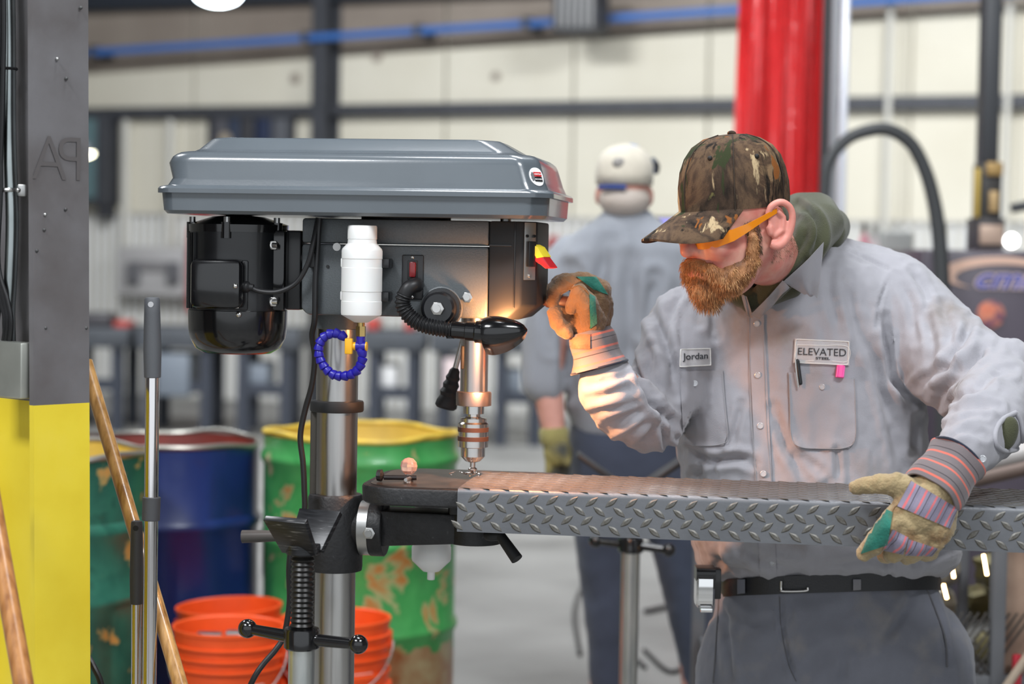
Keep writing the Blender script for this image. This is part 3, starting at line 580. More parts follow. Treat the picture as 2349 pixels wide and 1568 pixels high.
# ------------------------------------------------------------------ diamond plate stair tread on the table
zP = dz(1050, 1119, -.195); vF = -.195; vB = vF + .285; PT = .005
uP0 = dx(1049, 1165, vF); uP1 = uP0 + 1.42; LIP = zP - dz(1300, 1228, vF)
M_plate = mat('mill_steel_plate', srgb(108, 110, 114), .42, .35, noise_amt=.18, nscale=7, bump=.05, bscale=120)
TR = thing('stair_tread', FD.w(np.array([[uP0, 0, 0]]))[0] + np.array([0, 0, zP-LIP]), 'steel diamond plate stair tread lying across the drill table, gripped by the worker', 'tread', TH)
ofs = np.array([uP0, 0, zP-LIP])
rb = .010
def prof(off):                                     # outline from the foot of the near lip over the top to the foot of the back lip
    P = [(vF+off, 0)]
    for k in range(7): an = PI - k/6*PI/2; P.append((vF+rb+(rb-off)*math.cos(an), LIP-rb+(rb-off)*math.sin(an)))
    for k in range(7): an = PI/2 - k/6*PI/2; P.append((vB-rb+(rb-off)*math.cos(an), LIP-rb+(rb-off)*math.sin(an)))
    P.append((vB-off, LIP-.010)); return P
po, pi_ = prof(0), prof(PT); ring_ = po + pi_[::-1]
obj('tread_pan', loft([[(u, y, z) for y, z in ring_] for u in (0, uP1-uP0)]), M_plate, TR, True, ang=50)
def lug_mesh(L=.0285, w=.0108, h=.0018):
    V = [(-L/2, 0, 0), (L/2, 0, 0), (-L*.3, 0, h), (L*.3, 0, h)]; F = []
    n = 5; up = [(-L/2+L*k/n, w/2*math.sin(PI*k/n), 0) for k in range(1, n)]; um = [(x, -y, 0) for x, y, _ in up]
    iu = [(x*.8, y*.5, h) for x, y, _ in up]; im = [(x*.8, -y*.5, h) for x, y, _ in up]
    lo_ = [(-L/2, 0, 0)] + up + [(L/2, 0, 0)] + um[::-1]; hi_ = [(-L*.4, 0, h)] + iu + [(L*.4, 0, h)] + im[::-1]
    return loft([lo_, hi_])
M_lug = mat('rubbed_lug_steel', srgb(110, 109, 106), .46, .40, noise_amt=.5, nscale=260, col2=srgb(92, 88, 80))
lm = lug_mesh(); first = None; pitch = .0355
rows = [(.087, 1), (.0655, -1), (.044, 1), (.0225, -1), (.0015, 1)]
rows = [(LIP-.0165, 1), (LIP-.0335, -1), (LIP-.0505, 1), (LIP-.0670, -1)]
for r_, (z, s) in enumerate(rows):
    for k in range(41):
        u = .012 + k*pitch + (0 if s > 0 else .0) + (.5*pitch if s > 0 else 0) - .008*r_/2
        if u > uP1-uP0-.014: break
        if first is None: first = obj('tread_lug', lm, M_lug, TR, True); q = first
        else: q = inst(first, 'tread_lug', TR)
        q.location = (u, vF, z); q.rotation_euler = (PI/2, -s*R(38), 0)
# lugs on the top face and along the bend: one joined relief
Vt, Ft = [], []; lv = np.array(lm[0])
for j in range(15):
    v = vF + .011 + j*.0185; s = 1 if j % 2 else -1
    for k in range(41):
        u = .012 + k*pitch + (.5*pitch if s > 0 else 0)
        if u > uP1-uP0-.014 or v > vB-.012: continue
        an = s*R(38); c_, s_ = math.cos(an), math.sin(an); n = len(Vt)
        Vt += [(x*c_-y*s_+u, x*s_+y*c_+v, z*.55+LIP) for x, y, z in lv]; Ft += [tuple(i+n for i in f) for f in lm[1]]
obj('top_lug_relief', (Vt, Ft), M_lug, TR, True, kind='stuff')
# small swarf curls where the bit cuts
sw = dl(1080, 1084, 0)
cz = zP + .002
for k in range(9):
    u = qc[0] + rng.normal(0, .02); v = rng.normal(0, .012); a_ = rng.uniform(0, 6)
    P = [(u+.006*math.cos(a_+t)*(.4+t/6), v+.006*math.sin(a_+t)*(.4+t/6), cz+.0015*t) for t in np.linspace(0, 5, 8)]
    m_ = tube(P, .0009, 5, smooth=False)
    obj('swarf_curl', (FD.w(np.array(m_[0])), m_[1]), M_chr, label='tiny bright steel shaving on the tread around the drill bit', cat='shaving', group='steel shavings around the bit')
# ------------------------------------------------------------------ things on the drill table
zt_ = zT1 + .0015
p = dl(938, 1058, -.05)
kb = thing('clear_knob', FD.w(np.array([[p[0], -.05, zt_]]))[0], 'round faceted clear knob tinted with lamp orange on the drill table', 'knob', TH)
obj('knob_ball', ball((0, 0, .026), .0165, 8, 6), mat('lamp_tinted_acrylic', (1., .72, .62), .08, trans=.75, spec=.6), kb, True, ang=10)  # the work lamp's orange is painted into the clear knob's colour
obj('knob_foot', lathe([(.009, 0), (.009, .006), (.006, .012)], seg=14), M_chr, kb, True)
p = dl(890, 1083, -.09)
ck = thing('chuck_key', FD.w(np.array([[p[0], -.09, zt_]]))[0], 'small black chuck key lying on the drill table edge', 'chuck key', TH)
obj('key_shaft', cyl((-.008, 0, .008), (.052, .012, .008), .0048, 10), M_blk, ck, True)
obj('key_gear', lathe([(.004, 0), (.0115, .004), (.0105, .012), (.005, .014)], (-.008, 0, .0115), (-1, .1, 0), 10), M_cast, ck, True, ang=10)
obj('key_bar', cyl((.038, -.022, .007), (.044, .042, .007), .0035, 8), M_zinc, ck, True)

# ------------------------------------------------------------------ coolant bottles
M_pe = mat('white_polyethylene', srgb(236, 236, 234), .45, sss=.05, spec=.4)
M_bluel = mat('blue_hose_link', srgb(34, 28, 150), .35); M_yel = mat('yellow_valve', srgb(242, 178, 34), .35); M_brass = mat('brass', srgb(196, 168, 108), .3, 1.)
def bottle_profile(zz, r, cap):
    return [(r*.10, zz(740)), (r*.34, zz(739)), (r*.98, zz(722)), (r, zz(717)), (r, zz(691)), (r*.975, zz(690)), (r*.975, zz(669)), (r, zz(668)), (r, zz(614)), (r*.975, zz(613)), (r*.975, zz(594)), (r, zz(593)), (r, zz(575)), (r*.96, zz(570)), (r*.72, zz(558)), (r*.70, zz(549))]
bv = -HV-.042; bx = dx(830, 630, bv); rb_ = .5*(dx(876, 630, bv)-dx(784, 630, bv)); zz = lambda q: dz(830, q, bv)
Bt = thing('coolant_bottle', FD.w(np.array([[bx, bv, zz(740)]]))[0], 'white coolant bottle clipped upside up on the drill head with a blue hose loop', 'bottle', TH)
bo = np.array([bx, bv, zz(740)])
def bl(px, py, v=bv): return dl(px, py, v)-bo
def shift(m, o_): return [tuple(np.array(q)-o_) for q in m[0]], m[1]
obj('bottle_body', shift(lathe(bottle_profile(zz, rb_, 0), (bx, bv, 0), seg=40), bo), M_pe, Bt, True)
obj('bottle_cap', shift(lathe([(rb_*.70, zz(549)), (rb_*.72, zz(548)), (rb_*.72, zz(520)), (rb_*.68, zz(517)), (0.001, zz(516.5))], (bx, bv, 0), seg=36), bo), M_pe, Bt, True)
for py in (603, 679):
    z_ = zz(py)-bo[2]
    obj('clip_band', lathe([(rb_+.0005, -.008), (rb_+.003, -.008), (rb_+.003, .008), (rb_+.0005, .008)], (0, 0, z_), seg=36, caps=False), M_pe if False else mat('grey_clip', srgb(70, 72, 74), .4), Bt, True) if False else None
    obj('clip_bracket', mbox((rb_-.004, .006, z_-.009), (rb_+.012, .042, z_+.009), .003), M_blk, Bt, True)
    obj('clip_bracket', mbox((-rb_-.004, .004, z_-.009), (-rb_+.004, .042, z_+.009), .003), M_pe, Bt, True)
nx = dx(828, 750, bv)-bx; zn = lambda q: dz(828, q, bv)-bo[2]
obj('brass_fitting', join(cyl((nx, 0, zn(771)), (nx, 0, zn(748)), .0095, 6), cyl((nx, 0, zn(749)), (nx, 0, zn(736)), .007, 14)), M_brass, Bt, True, ang=20)
vl = obj('valve_body', join(cyl((nx-.0085, 0, zn(794)), (nx+.0095, 0, zn(794)), .0088, 18), cyl((nx, 0, zn(806)), (nx, 0, zn(770)), .0082, 14)), M_bluel, Bt, True)
sub('valve_handle', join(mbox((nx-.028, -.010, zn(812)), (nx-.014, .002, zn(776)), .002), cyl((nx+.0095, 0, zn(794)), (nx+.012, 0, zn(794)), .0085, 16), cyl((nx-.016, 0, zn(794)), (nx-.0085, 0, zn(794)), .0075, 14)), M_yel, vl)
hp = [(830, 806), (832, 818), (828, 834), (820, 848), (806, 858), (788, 862), (768, 860), (752, 850), (742, 838), (734, 822), (731, 806), (733, 790), (740, 776), (753, 767), (768, 764), (782, 768), (793, 776)]
hq = smooth_path([bl(a, b) for a, b in hp], 12); sl = np.r_[0, np.cumsum(np.linalg.norm(np.diff(hq, axis=0), axis=1))]; NL = 18
link = lathe([(.0052, 0), (.0065, .001), (.0078, .0045), (.0092, .0095), (.0094, .0125), (.0070, .0140)], (0, 0, -.007), seg=16); lk0 = None
for k in range(NL):
    t = sl[-1]*(k+.4)/NL; i = np.searchsorted(sl, t); P = hq[i]; T = hq[min(i+4, len(hq)-1)]-hq[max(i-4, 0)]
    if lk0 is None: lk0 = obj('hose_link', link, M_bluel, Bt, True); q = lk0
    else: q = inst(lk0, 'hose_link', Bt)
    q.location = P; q.rotation_euler = Vector(-T if k < 9 else -T).to_track_quat('Z', 'Y').to_euler()
# second bottle behind the table arm
b2v = .115; b2x = dx(990, 1240, b2v); r2 = .5*(dx(1035, 1280, b2v)-dx(946, 1280, b2v)); z2 = lambda q: dz(990, q, b2v)
o2 = np.array([b2x, b2v, z2(1329)])
B2 = thing('coolant_bottle', FD.w(o2[None])[0], 'white coolant bottle hanging behind the black table arm', 'bottle', TH)
obj('bottle_body', shift(lathe([(.006, z2(1329)), (.0075, z2(1328)), (.0075, z2(1311)), (r2*.42, z2(1309)), (r2*.97, z2(1285)), (r2, z2(1280)), (r2, z2(1254)), (r2*.97, z2(1252)), (r2*.97, z2(1215)), (r2*.9, z2(1200)), (r2*.88, z2(1160)), (r2*.72, z2(1146)), (r2*.70, z2(1142)), (.001, z2(1141))], (b2x, b2v, 0), seg=36), o2), M_pe, B2, True)
obj('bottle_clip', shift(mbox((b2x-.015, .035, z2(1222)), (b2x+.015, b2v-r2+.004, z2(1202)), .003), o2), M_blk, B2, True)

# ------------------------------------------------------------------ pipe stands
M_galv = ramp_mat('galvanised_tube', [(.35, srgb(170, 176, 176)), (.65, srgb(206, 208, 204))], 6, .35, .9, stretch=(6, 6, 1))
M_blkw = ramp_mat('worn_black_head', [(.42, srgb(22, 23, 26)), (.62, srgb(40, 41, 44)), (.74, srgb(128, 126, 124))], 30, .35, .2, stretch=(1, 1, 12))
def pipe_stand(Y, top, nut_t, nut_b, pxc, rs, ball_l, ball_r, lab, vset, rt, rball):
    """top: pixel row of the screw's top; ball_l/ball_r: handle ball pixels"""
    b0 = at(pxc, nut_b, Y); t = thing('pipe_stand', (b0[0], Y, 0), lab, 'pipe stand')
    z = lambda q: at(pxc, q, Y)[2]
    obj('stand_tube', lathe([(rt-.003, .12), (rt, .12), (rt, z(nut_b)+.004)], seg=28), M_galv, t, True)
    for k in range(3):
        an = (PI*.98, -PI*.45, -PI*.08)[k]; obj('leg', cyl((rt*.8*math.cos(an), rt*.8*math.sin(an), .30), (.26*math.cos(an), .26*math.sin(an), .012), .012, 12), M_galv, t, True)
    zt0, zt1 = z(nut_t)-.004, z(top); pr = []; n = int((zt1-zt0)/.0044)
    for k in range(n+1): pr.append((rs - (.0032 if k % 2 else 0), zt0+(zt1-zt0)*k/n))
    obj('screw_rod', lathe(pr, seg=24), M_blkw if False else mat('black_thread', srgb(44, 43, 42), .35, .4, noise_amt=.4, nscale=80), t, True, ang=20)
    rn = rt*1.36
    nut = obj('screw_nut', lathe([(rn*.9, z(nut_b)), (rn, z(nut_b)+.003), (rn, z(nut_t)-.004), (rn*.94, z(nut_t)), (rs, z(nut_t)+.0005)], seg=28), M_gloss, t, True)
    for px, py, dy in (ball_l, ball_r):
        e_ = at(px, py, Y+dy)-np.array([b0[0], Y, 0]); s_ = np.array([e_[0]*.12, dy*.12, (z(nut_t)+z(nut_b))/2])
        sub('nut_handle', cyl(s_, e_, .0115, 14, .0095), M_gloss, nut); sub('handle_ball', ball(e_, rball, 22, 14), M_gloss, nut)
    vset(t, zt1); return t
def vhead1(t, z1):
    """V head seen from the side: the near wing leans to the viewer, the far wing away"""
    # given in stand space; axis turned a little to the right
    h = obj('v_head', cyl((0, 0, z1-.004), (0, 0, z1+.014), .030, 24), M_blkw, t, True)
    ax_ = np.array([math.cos(R(-24)), math.sin(R(-24)), 0]); nn = np.array([-ax_[1], ax_[0], 0])
    for s, nm in ((-1, 'v_wing'), (1, 'v_wing')):
        foot = nn*s*.006+np.array([0, 0, z1+.004]); topv = nn*s*.058+np.array([0, 0, z1+.068]); d_ = topv-foot; d_ /= np.linalg.norm(d_); th_ = np.cross(ax_, d_)*.012*s*-1
        q0 = foot-ax_*.034; q1 = foot+ax_*.034; q2 = topv+ax_*.042; q3 = topv-ax_*.042
        sub(nm, prism([q0, q1, q2, q3], th_, .0015), M_blkw, h)
pipe_stand(3.50, 1264, 1440, 1487, 692, .0215, (568, 1441, .045), (822, 1477, -.045), 'black V head pipe stand with ball handles in front of the drill column', vhead1, .0235, .0172)
def vhead2(t, z1):
    h = obj('v_head', cyl((0, 0, z1-.01), (0, 0, z1+.02), .03, 20), M_blkw, t, True)
    for s in (-1, 1):
        a_ = np.array([s*.008, -.05, z1]); b_ = np.array([s*.135, -.05, z1+.088]); n_ = np.array([-.088*s, 0, .127]); n_ = n_/np.linalg.norm(n_)*.013
        sub('v_wing', prism([a_, b_, b_-n_, a_-n_], (0, .10, 0), .002), mat('worn_grey_head', srgb(52, 52, 54), .45, .3, noise_amt=.4, nscale=20), h)
zz2 = 1104
pipe_stand(5.0, 1118, 1232, 1266, 1447, .018, (1366, 1240, .03), (1534, 1261, -.03), 'pipe stand with a wide V head standing behind the stair tread', vhead2, .0235, .017)

# ------------------------------------------------------------------ steel pillar on the left with its conduit and box
YP = 3.42; fl0 = at(75, 700, YP)
nf = np.array([math.sin(R(48)), -math.cos(R(48)), 0]); tf = np.array([math.cos(R(48)), math.sin(R(48)), 0])   # flange normal and width direction
wfl = None
for k in range(60):                                # flange width that ends at pixel 203
    wfl = .10 + k*.002
    if proj((fl0+tf*wfl)[None])[0, 0] > 202: break
M_pg = ramp_mat('grey_pillar_paint', [(.3, srgb(96, 92, 92)), (.55, srgb(112, 110, 112)), (.8, srgb(122, 121, 124))], 7, .42, detail=8, bump=.03, bscale=90)
M_py = ramp_mat('yellow_pillar_paint', [(.25, srgb(226, 198, 44)), (.55, srgb(240, 216, 62)), (.85, srgb(246, 224, 86))], 5, .4, detail=5, bump=.02, bscale=60)
M_pd = mat('dark_web_paint', srgb(72, 72, 72), .5, noise_amt=.25, nscale=12)
ft, dep = .013, .24
P2 = lambda a, b: (fl0 + tf*a - nf*b)[:2]          # a across the flange, b back along the web
Hp = [P2(0, 0), P2(wfl, 0), P2(wfl, ft), P2(wfl/2+.005, ft), P2(wfl/2+.005, dep-ft), P2(wfl, dep-ft), P2(wfl, dep), P2(0, dep), P2(0, dep-ft), P2(wfl/2-.005, dep-ft), P2(wfl/2-.005, ft), P2(0, ft)]
cpos = np.mean(np.array(Hp), axis=0)
PL = thing('steel_pillar', (cpos[0], cpos[1], 0), 'grey steel pillar with a yellow painted base on the left edge', 'pillar')
zsplit = at(140, 931, YP)[2]; tlean = math.tan(R(.62))
def hcol(z0, z1, g=0): return [(x+g*0+(z-1.5)*-tlean, y, z) for z in (z0, z1) for x, y in Hp]
def hmesh(z0, z1):
    V = hcol(z0, z1); n = len(Hp); return V, [tuple(range(n))[::-1], tuple(range(n, 2*n))] + [(i, (i+1) % n, n+(i+1) % n, n+i) for i in range(n)]
up = obj('upper_shaft', hmesh(zsplit, 3.2), M_pg, PL, ang=20); lwp = obj('painted_base', hmesh(0, zsplit), M_py, PL, ang=20, label='yellow painted base')
# two chalked letters on the flange: A and a mirrored P
M_let = mat('marker_grey', srgb(92, 88, 88), .55)
def on_flange(px, py, off=.0008):                  # pixel -> point on the flange face
    d = ray(px, py); base = np.array([fl0[0], fl0[1], 0]); t_ = ((base-CAM)@nf)/(d@nf); return CAM+d*t_+nf*off
def flange_text(s, px, py, h, mirror=False):
    o_ = on_flange(px, py); ex = tf*h*(-1 if mirror else 1); V, F = text_mesh(s, 1.0, bold=-.012)
    V = [tuple(o_ + ex*v[0]*1.0 + np.array([0, 0, h])*v[1]) for v in V]
    sub('letter_mark', (inv_parent(np.array(V), PL), F), M_let, up)
flange_text('A', 113, 368, .112); flange_text('P', 163, 370, .112, True)
for (px, py) in ((103, 492), (131, 135), (185, 18), (152, 180), (104, 752), (197, 752), (150, 480), (101, 527), (84, 575)):
    c = on_flange(px, py, 0); sub('rivet_spot', (lambda m_: (inv_parent(np.array(m_[0]), PL), m_[1]))(ball(c+nf*.0005, .0032, 8, 6)), M_zinc if py in (492, 135) else M_pd, up)
# conduit, strap, cables and the outlet box sit in the pillar's near hollow
def hollow(px, py, b): 
    d = ray(px, py); wn = -tf; base = np.array([*P2(wfl/2-.005-b, .1), 0]); t_ = ((base-CAM)@wn)/(d@wn); return CAM+d*t_
CO = thing('conduit_pipe', (*hollow(24, 1000, .04)[:2], 0), 'shiny steel conduit with a strap running up the grey pillar', 'conduit')
obj('conduit_tube', tube([hollow(-14, -800, .035), hollow(18, -60, .035), hollow(22, 300, .035), hollow(28, 500, .035), hollow(24, 640, .035), hollow(20, 712, .035), hollow(22, 800, .033)], .0115, 14), mat('emt_steel', srgb(176, 184, 184), .28, 1., noise_amt=.25, nscale=10), CO)
pS = hollow(24, 436, .035); obj('conduit_strap', join(torus(pS, (0, 0, 1), .0135, .004, 20, 8), mbox(pS+np.array([.012, -.004, -.011]), pS+np.array([.028, .004, .011]), .003)), M_zinc, CO)
for (px, py) in ((5, 436), (42, 436)): obj('strap_screw', ball(hollow(px, py, .05), .0045, 10, 8), M_zinc, CO)
obj('cable_tie', torus(hollow(20, 158, .035), (0, 0, 1), .0135, .0028, 18, 6), M_blkm, CO)
CB = thing('cable_bundle', (*hollow(6, 1000, .06)[:2], 0), 'black cables bundled beside the conduit on the pillar', 'cable')
for k, (x0, x1, x2, x3) in enumerate(((8, 6, 2, -6), (-2, 8, 22, 26), (-6, 2, 14, 18), (-14, -4, 6, 12))):
    obj('cable', tube([hollow(x0-20, -800, .055), hollow(x0, -60, .055), hollow(x0-1, 200, .055), hollow(x1-6, 420, .055), hollow(x1-12, 600, .055), hollow(x2-4, 690, .052), hollow(x3, 740, .05), hollow(x3-6, 800, .045)], .0042, 8), M_cable, CB)
bx0 = hollow(34, 850, .036)
OB = thing('outlet_box', (bx0[0], bx0[1], at(40, 915, YP)[2]), 'zinc electrical outlet box with round sockets on the pillar', 'outlet box', math.atan2(nf[1], nf[0])+PI)
hw, hh = .062, (at(40, 787, YP)[2]-at(40, 916, YP)[2])
obj('box_body', mbox((-hw, -.0, 0), (hw*.72, .03, hh), .003), mat('zinc_plate', srgb(196, 198, 190), .4, .8, noise_amt=.15, nscale=14), OB, True)
for z_ in (.3, .72): obj('socket', lathe([(.019, 0), (.019, .003), (.016, .0035)], (-.012, .0, hh*z_), (0, -1, 0), 24), mat('ivory_socket', srgb(222, 214, 180), .4), OB, True)
for z_ in (.08, .92): obj('box_screw', ball((hw*.55, 0, hh*z_), .0035, 8, 6), M_zinc, OB, True)

# ------------------------------------------------------------------ handles leaning on the left
def wood(name, a, b, c1, c2): return ramp_mat(name, [(.32, c1), (.6, c2)], 3.0, .32, detail=8, stretch=(26, 26, 1.1), coat=.3)
w1 = wood('amber_ash', 0, 0, srgb(146, 92, 48), srgb(192, 134, 80)); w2 = wood('tan_ash', 0, 0, srgb(134, 92, 44), srgb(196, 150, 92))
obj('broom_handle', cyl(at(-48, 985, 3.30), (lambda p, q: p+(q-p)*((p[2]-.002)/(p[2]-q[2])))(at(-48, 985, 3.30), at(112, 1900, 3.06)), .0165, 20), w1, label='glossy amber wooden handle at the bottom left corner', cat='handle')
pa, pb_ = at(196, 830, 3.84), at(470, 1760, 3.55); pb_ = pa+(pb_-pa)*((pa[2]-.012)/(pa[2]-pb_[2])); obj('broom_handle', cyl(pa, pb_, .0138, 20), w2, label='long tan wooden handle leaning behind the pillar and the steel mop pole', cat='handle')
# telescopic pole with a grey grip, and the shorter pole clipped to it
M_grip = mat('grey_grip', srgb(84, 86, 90), .6, bump=.05, bscale=300); M_grip2 = mat('dark_grey_grip', srgb(68, 69, 72), .6, bump=.05, bscale=300)
M_pole = mat('polished_pole', srgb(228, 226, 226), .10, 1.)
def mpole(Y, lab, top, grip0, gripr, poler, bot, hole=True, collar=None):
    p0 = at(*bot, Y); t = thing('mop_pole', (p0[0], Y, 0), lab, 'pole'); a_ = at(*top, Y); g0 = at(*grip0, Y); d_ = (a_-g0)/np.linalg.norm(a_-g0); L_ = np.linalg.norm(a_-g0)
    g = obj('grip', lathe([(poler*1.02, 0), (gripr*1.0, .001), (gripr*1.08, L_*.35), (gripr*.96, L_*.8), (gripr*.92, L_*.97), (gripr*.8, L_-.0012), (gripr*.3, L_)], g0, d_, 26), M_grip if hole else M_grip2, t)
    hc = a_-d_*.013; sub('hang_hole', (inv_parent(np.array((m_ := cyl(hc+np.array([0, -gripr*.95, 0]), hc+np.array([0, -gripr*.60, 0]), .0052, 14))[0]), t), m_[1]), mat('hole_dark', srgb(30, 30, 30), .7) if not hole else mat('hole_pale', srgb(180, 180, 182), .7), g)
    e_ = p0 - d_*((p0[2]-.02)/d_[2]); obj('pole_tube', cyl(g0+d_*.01, e_, poler, 30), M_pole, t)
    if collar: obj('pole_collar', cyl(at(*collar[0], Y), at(*collar[1], Y), poler*1.28, 28, bev=.001), M_grip2, t)
    return t
mpole(3.62, 'tall polished steel pole with a grey grip standing before the blue drum', (349, 681), (350, 866), .0152, .0128, (330, 1568), True, ((346, 1193), (348, 1139)))
mpole(3.66, 'shorter steel pole with a dark grip beside the tall grey gripped pole', (314, 1193), (313, 1385), .0118, .0092, (314, 1568), False)
# thin cable at the foot of the pillar
obj('floor_cable', tube([at(110, 1300, 3.62), at(150, 1440, 3.66), at(192, 1492, 3.68), at(216, 1530, 3.66), at(234, 1580, 3.66), at(240, 1700, 3.68), at(236, 2000, 3.7), (at(236, 2000, 3.7)*np.array([1, 1, 0])+np.array([0, .02, .1])), (at(236, 2000, 3.7)*np.array([1, 1, 0])+np.array([.12, .12, .007]))], .006, 10), M_cable, label='black cable dropping beside the yellow pillar base', cat='cable')

# ------------------------------------------------------------------ drums
def drum_mat(name, stops, sc, z_rust=None):
    m = ramp_mat(name, stops, sc, .34, 0, detail=7, distort=.4, coat=.15, bump=.05, bscale=14)
    if z_rust is not None and 'rust' not in m:           # bare rusty foot below a ragged edge
        m['rust'] = 1; nt = m.node_tree; b = nt.nodes['Principled BSDF']; src = b.inputs['Base Color'].links[0].from_socket
        tc = nt.nodes.new('ShaderNodeTexCoord'); sx = nt.nodes.new('ShaderNodeSeparateXYZ'); nt.links.new(tc.outputs['Object'], sx.inputs[0])
        n = nt.nodes.new('ShaderNodeTexNoise'); n.inputs['Scale'].default_value = 9; nt.links.new(tc.outputs['Object'], n.inputs['Vector'])
        ma = nt.nodes.new('ShaderNodeMath'); ma.operation = 'MULTIPLY_ADD'; ma.inputs[1].default_value = .22; nt.links.new(n.outputs['Fac'], ma.inputs[0]); nt.links.new(sx.outputs['Z'], ma.inputs[2])
        lt = nt.nodes.new('ShaderNodeMath'); lt.operation = 'LESS_THAN'; lt.inputs[1].default_value = z_rust+.11; nt.links.new(ma.outputs[0], lt.inputs[0])
        n2 = nt.nodes.new('ShaderNodeTexNoise'); n2.inputs['Scale'].default_value = 11; n2.inputs['Detail'].default_value = 7; nt.links.new(tc.outputs['Object'], n2.inputs['Vector'])
        rp = nt.nodes.new('ShaderNodeValToRGB'); rp.color_ramp.elements[0].position = .35; rp.color_ramp.elements[0].color = (*srgb(150, 92, 48), 1); rp.color_ramp.elements[1].position = .62; rp.color_ramp.elements[1].color = (*srgb(172, 158, 118), 1); nt.links.new(n2.outputs['Fac'], rp.inputs[0])
        mx = nt.nodes.new('ShaderNodeMix'); mx.data_type = 'RGBA'; nt.links.new(lt.outputs[0], mx.inputs[0]); nt.links.new(src, mx.inputs[6]); nt.links.new(rp.outputs[0], mx.inputs[7]); nt.links.new(mx.outputs[2], b.inputs['Base Color'])
    return m
def drum(px, pyrim, Y, m_out, m_in, m_rim, hoops, lab, dents=0, rad=.29, seed=1):
    c_ = at(px, pyrim, Y); H = c_[2]; t = thing('steel_drum', (c_[0], Y, 0), lab, 'drum', group='open steel drums')
    pr = [(rad-.01, .0), (rad, .012), (rad, .03)]
    for h in sorted(hoops): pr += [(rad, h-.022), (rad+.008, h-.010), (rad+.010, h), (rad+.008, h+.010), (rad, h+.022)]
    pr += [(rad, H-.03), (rad, H-.012)]
    V, F = lathe(pr, seg=72, caps=False); V = np.array(V); r_ = np.random.default_rng(seed)
    for k in range(dents):
        an = r_.uniform(PI, 2*PI); z_ = r_.uniform(.35, H-.1); c2 = np.array([rad*math.cos(an), rad*math.sin(an), z_]); d2 = np.linalg.norm((V-c2)*np.array([1, 1, .7]), axis=1); V *= (1-.05*np.exp(-(d2/.07)**2))[:, None]*np.array([1, 1, 0])+np.array([0, 0, 1.])
    obj('drum_shell', (V, F), m_out, t, True)
    Vi, Fi = lathe([(rad-.004, H-.008), (rad-.012, H-.06), (rad-.055, H-.16), (rad-.06, .02), (.001, .02)], seg=48, caps=False); obj('drum_lining', (Vi, Fi), m_in, t, True)
    V3, F3 = torus((0, 0, H-.006), (0, 0, 1), rad-.001, .008, 64, 8); V3 = np.array(V3)
    if dents: an = np.arctan2(V3[:, 1], V3[:, 0]); V3[:, 2] += .006*np.sin(3*an+seed)+.003*np.sin(7*an); 
    obj('drum_rim', (V3, F3), m_rim, t, True)
    return t, H
G1, G2 = srgb(58, 142, 74), srgb(74, 160, 88)
M_gd = drum_mat('worn_green_drum', [(.36, srgb(168, 116, 56)), (.40, srgb(150, 158, 108)), (.415, G1), (.58, G2), (.67, srgb(62, 150, 78)), (.71, srgb(176, 168, 130))], 6.5, .33)
M_td = drum_mat('worn_teal_drum', [(.36, srgb(190, 140, 74)), (.385, srgb(146, 134, 84)), (.40, srgb(30, 84, 70)), (.6, srgb(44, 104, 86)), (.66, srgb(30, 80, 66)), (.70, srgb(190, 140, 74))], 8.0)
M_bd = drum_mat('navy_drum', [(.25, srgb(120, 114, 100)), (.28, srgb(24, 40, 92)), (.6, srgb(28, 46, 104)), (.8, srgb(40, 44, 92))], 6.0)
M_yl = mat('yellow_drum_lining', srgb(222, 186, 76), .5, noise_amt=.25, nscale=8); M_rl = mat('oxide_lining', srgb(124, 44, 34), .6, noise_amt=.3, nscale=8); M_yr = mat('yellow_rim', srgb(228, 196, 76), .4, noise_amt=.3, nscale=20); M_sr = mat('bare_rim', srgb(170, 168, 160), .35, .8); 
gd, gH = drum(828, 985, 5.98, M_gd, M_yl, M_yr, [.375, .635, .875], 'green steel drum with a yellow rim and rusty foot behind the drill column', 2, seed=3)
bd_, bH = drum(374, 1004, 6.04, M_bd, M_rl, M_sr, [.36, .672], 'dark blue steel drum with a red oxide lining behind the mop poles', 2, seed=5)
td, tH = drum(98, 1026, 5.36, M_td, M_yl, M_sr, [.56, .745], 'dented teal steel drum with a yellow lining beside the pillar', 8, seed=9)
lab_ = [(.291*math.cos(a_), .291*math.sin(a_), z_) for z_ in (.52, .70) for a_ in np.linspace(PI*1.03, PI*1.10, 5)]
sub('paper_label', ([(x*1.006, y*1.006, z) for x, y, z in lab_], [(i, i+1, i+6, i+5) for i in range(4)]), mat('label_white', srgb(220, 220, 216), .6), [c for c in gd.children if c.name.startswith('drum_shell')][0])
fm = at(812, 990, 5.70)
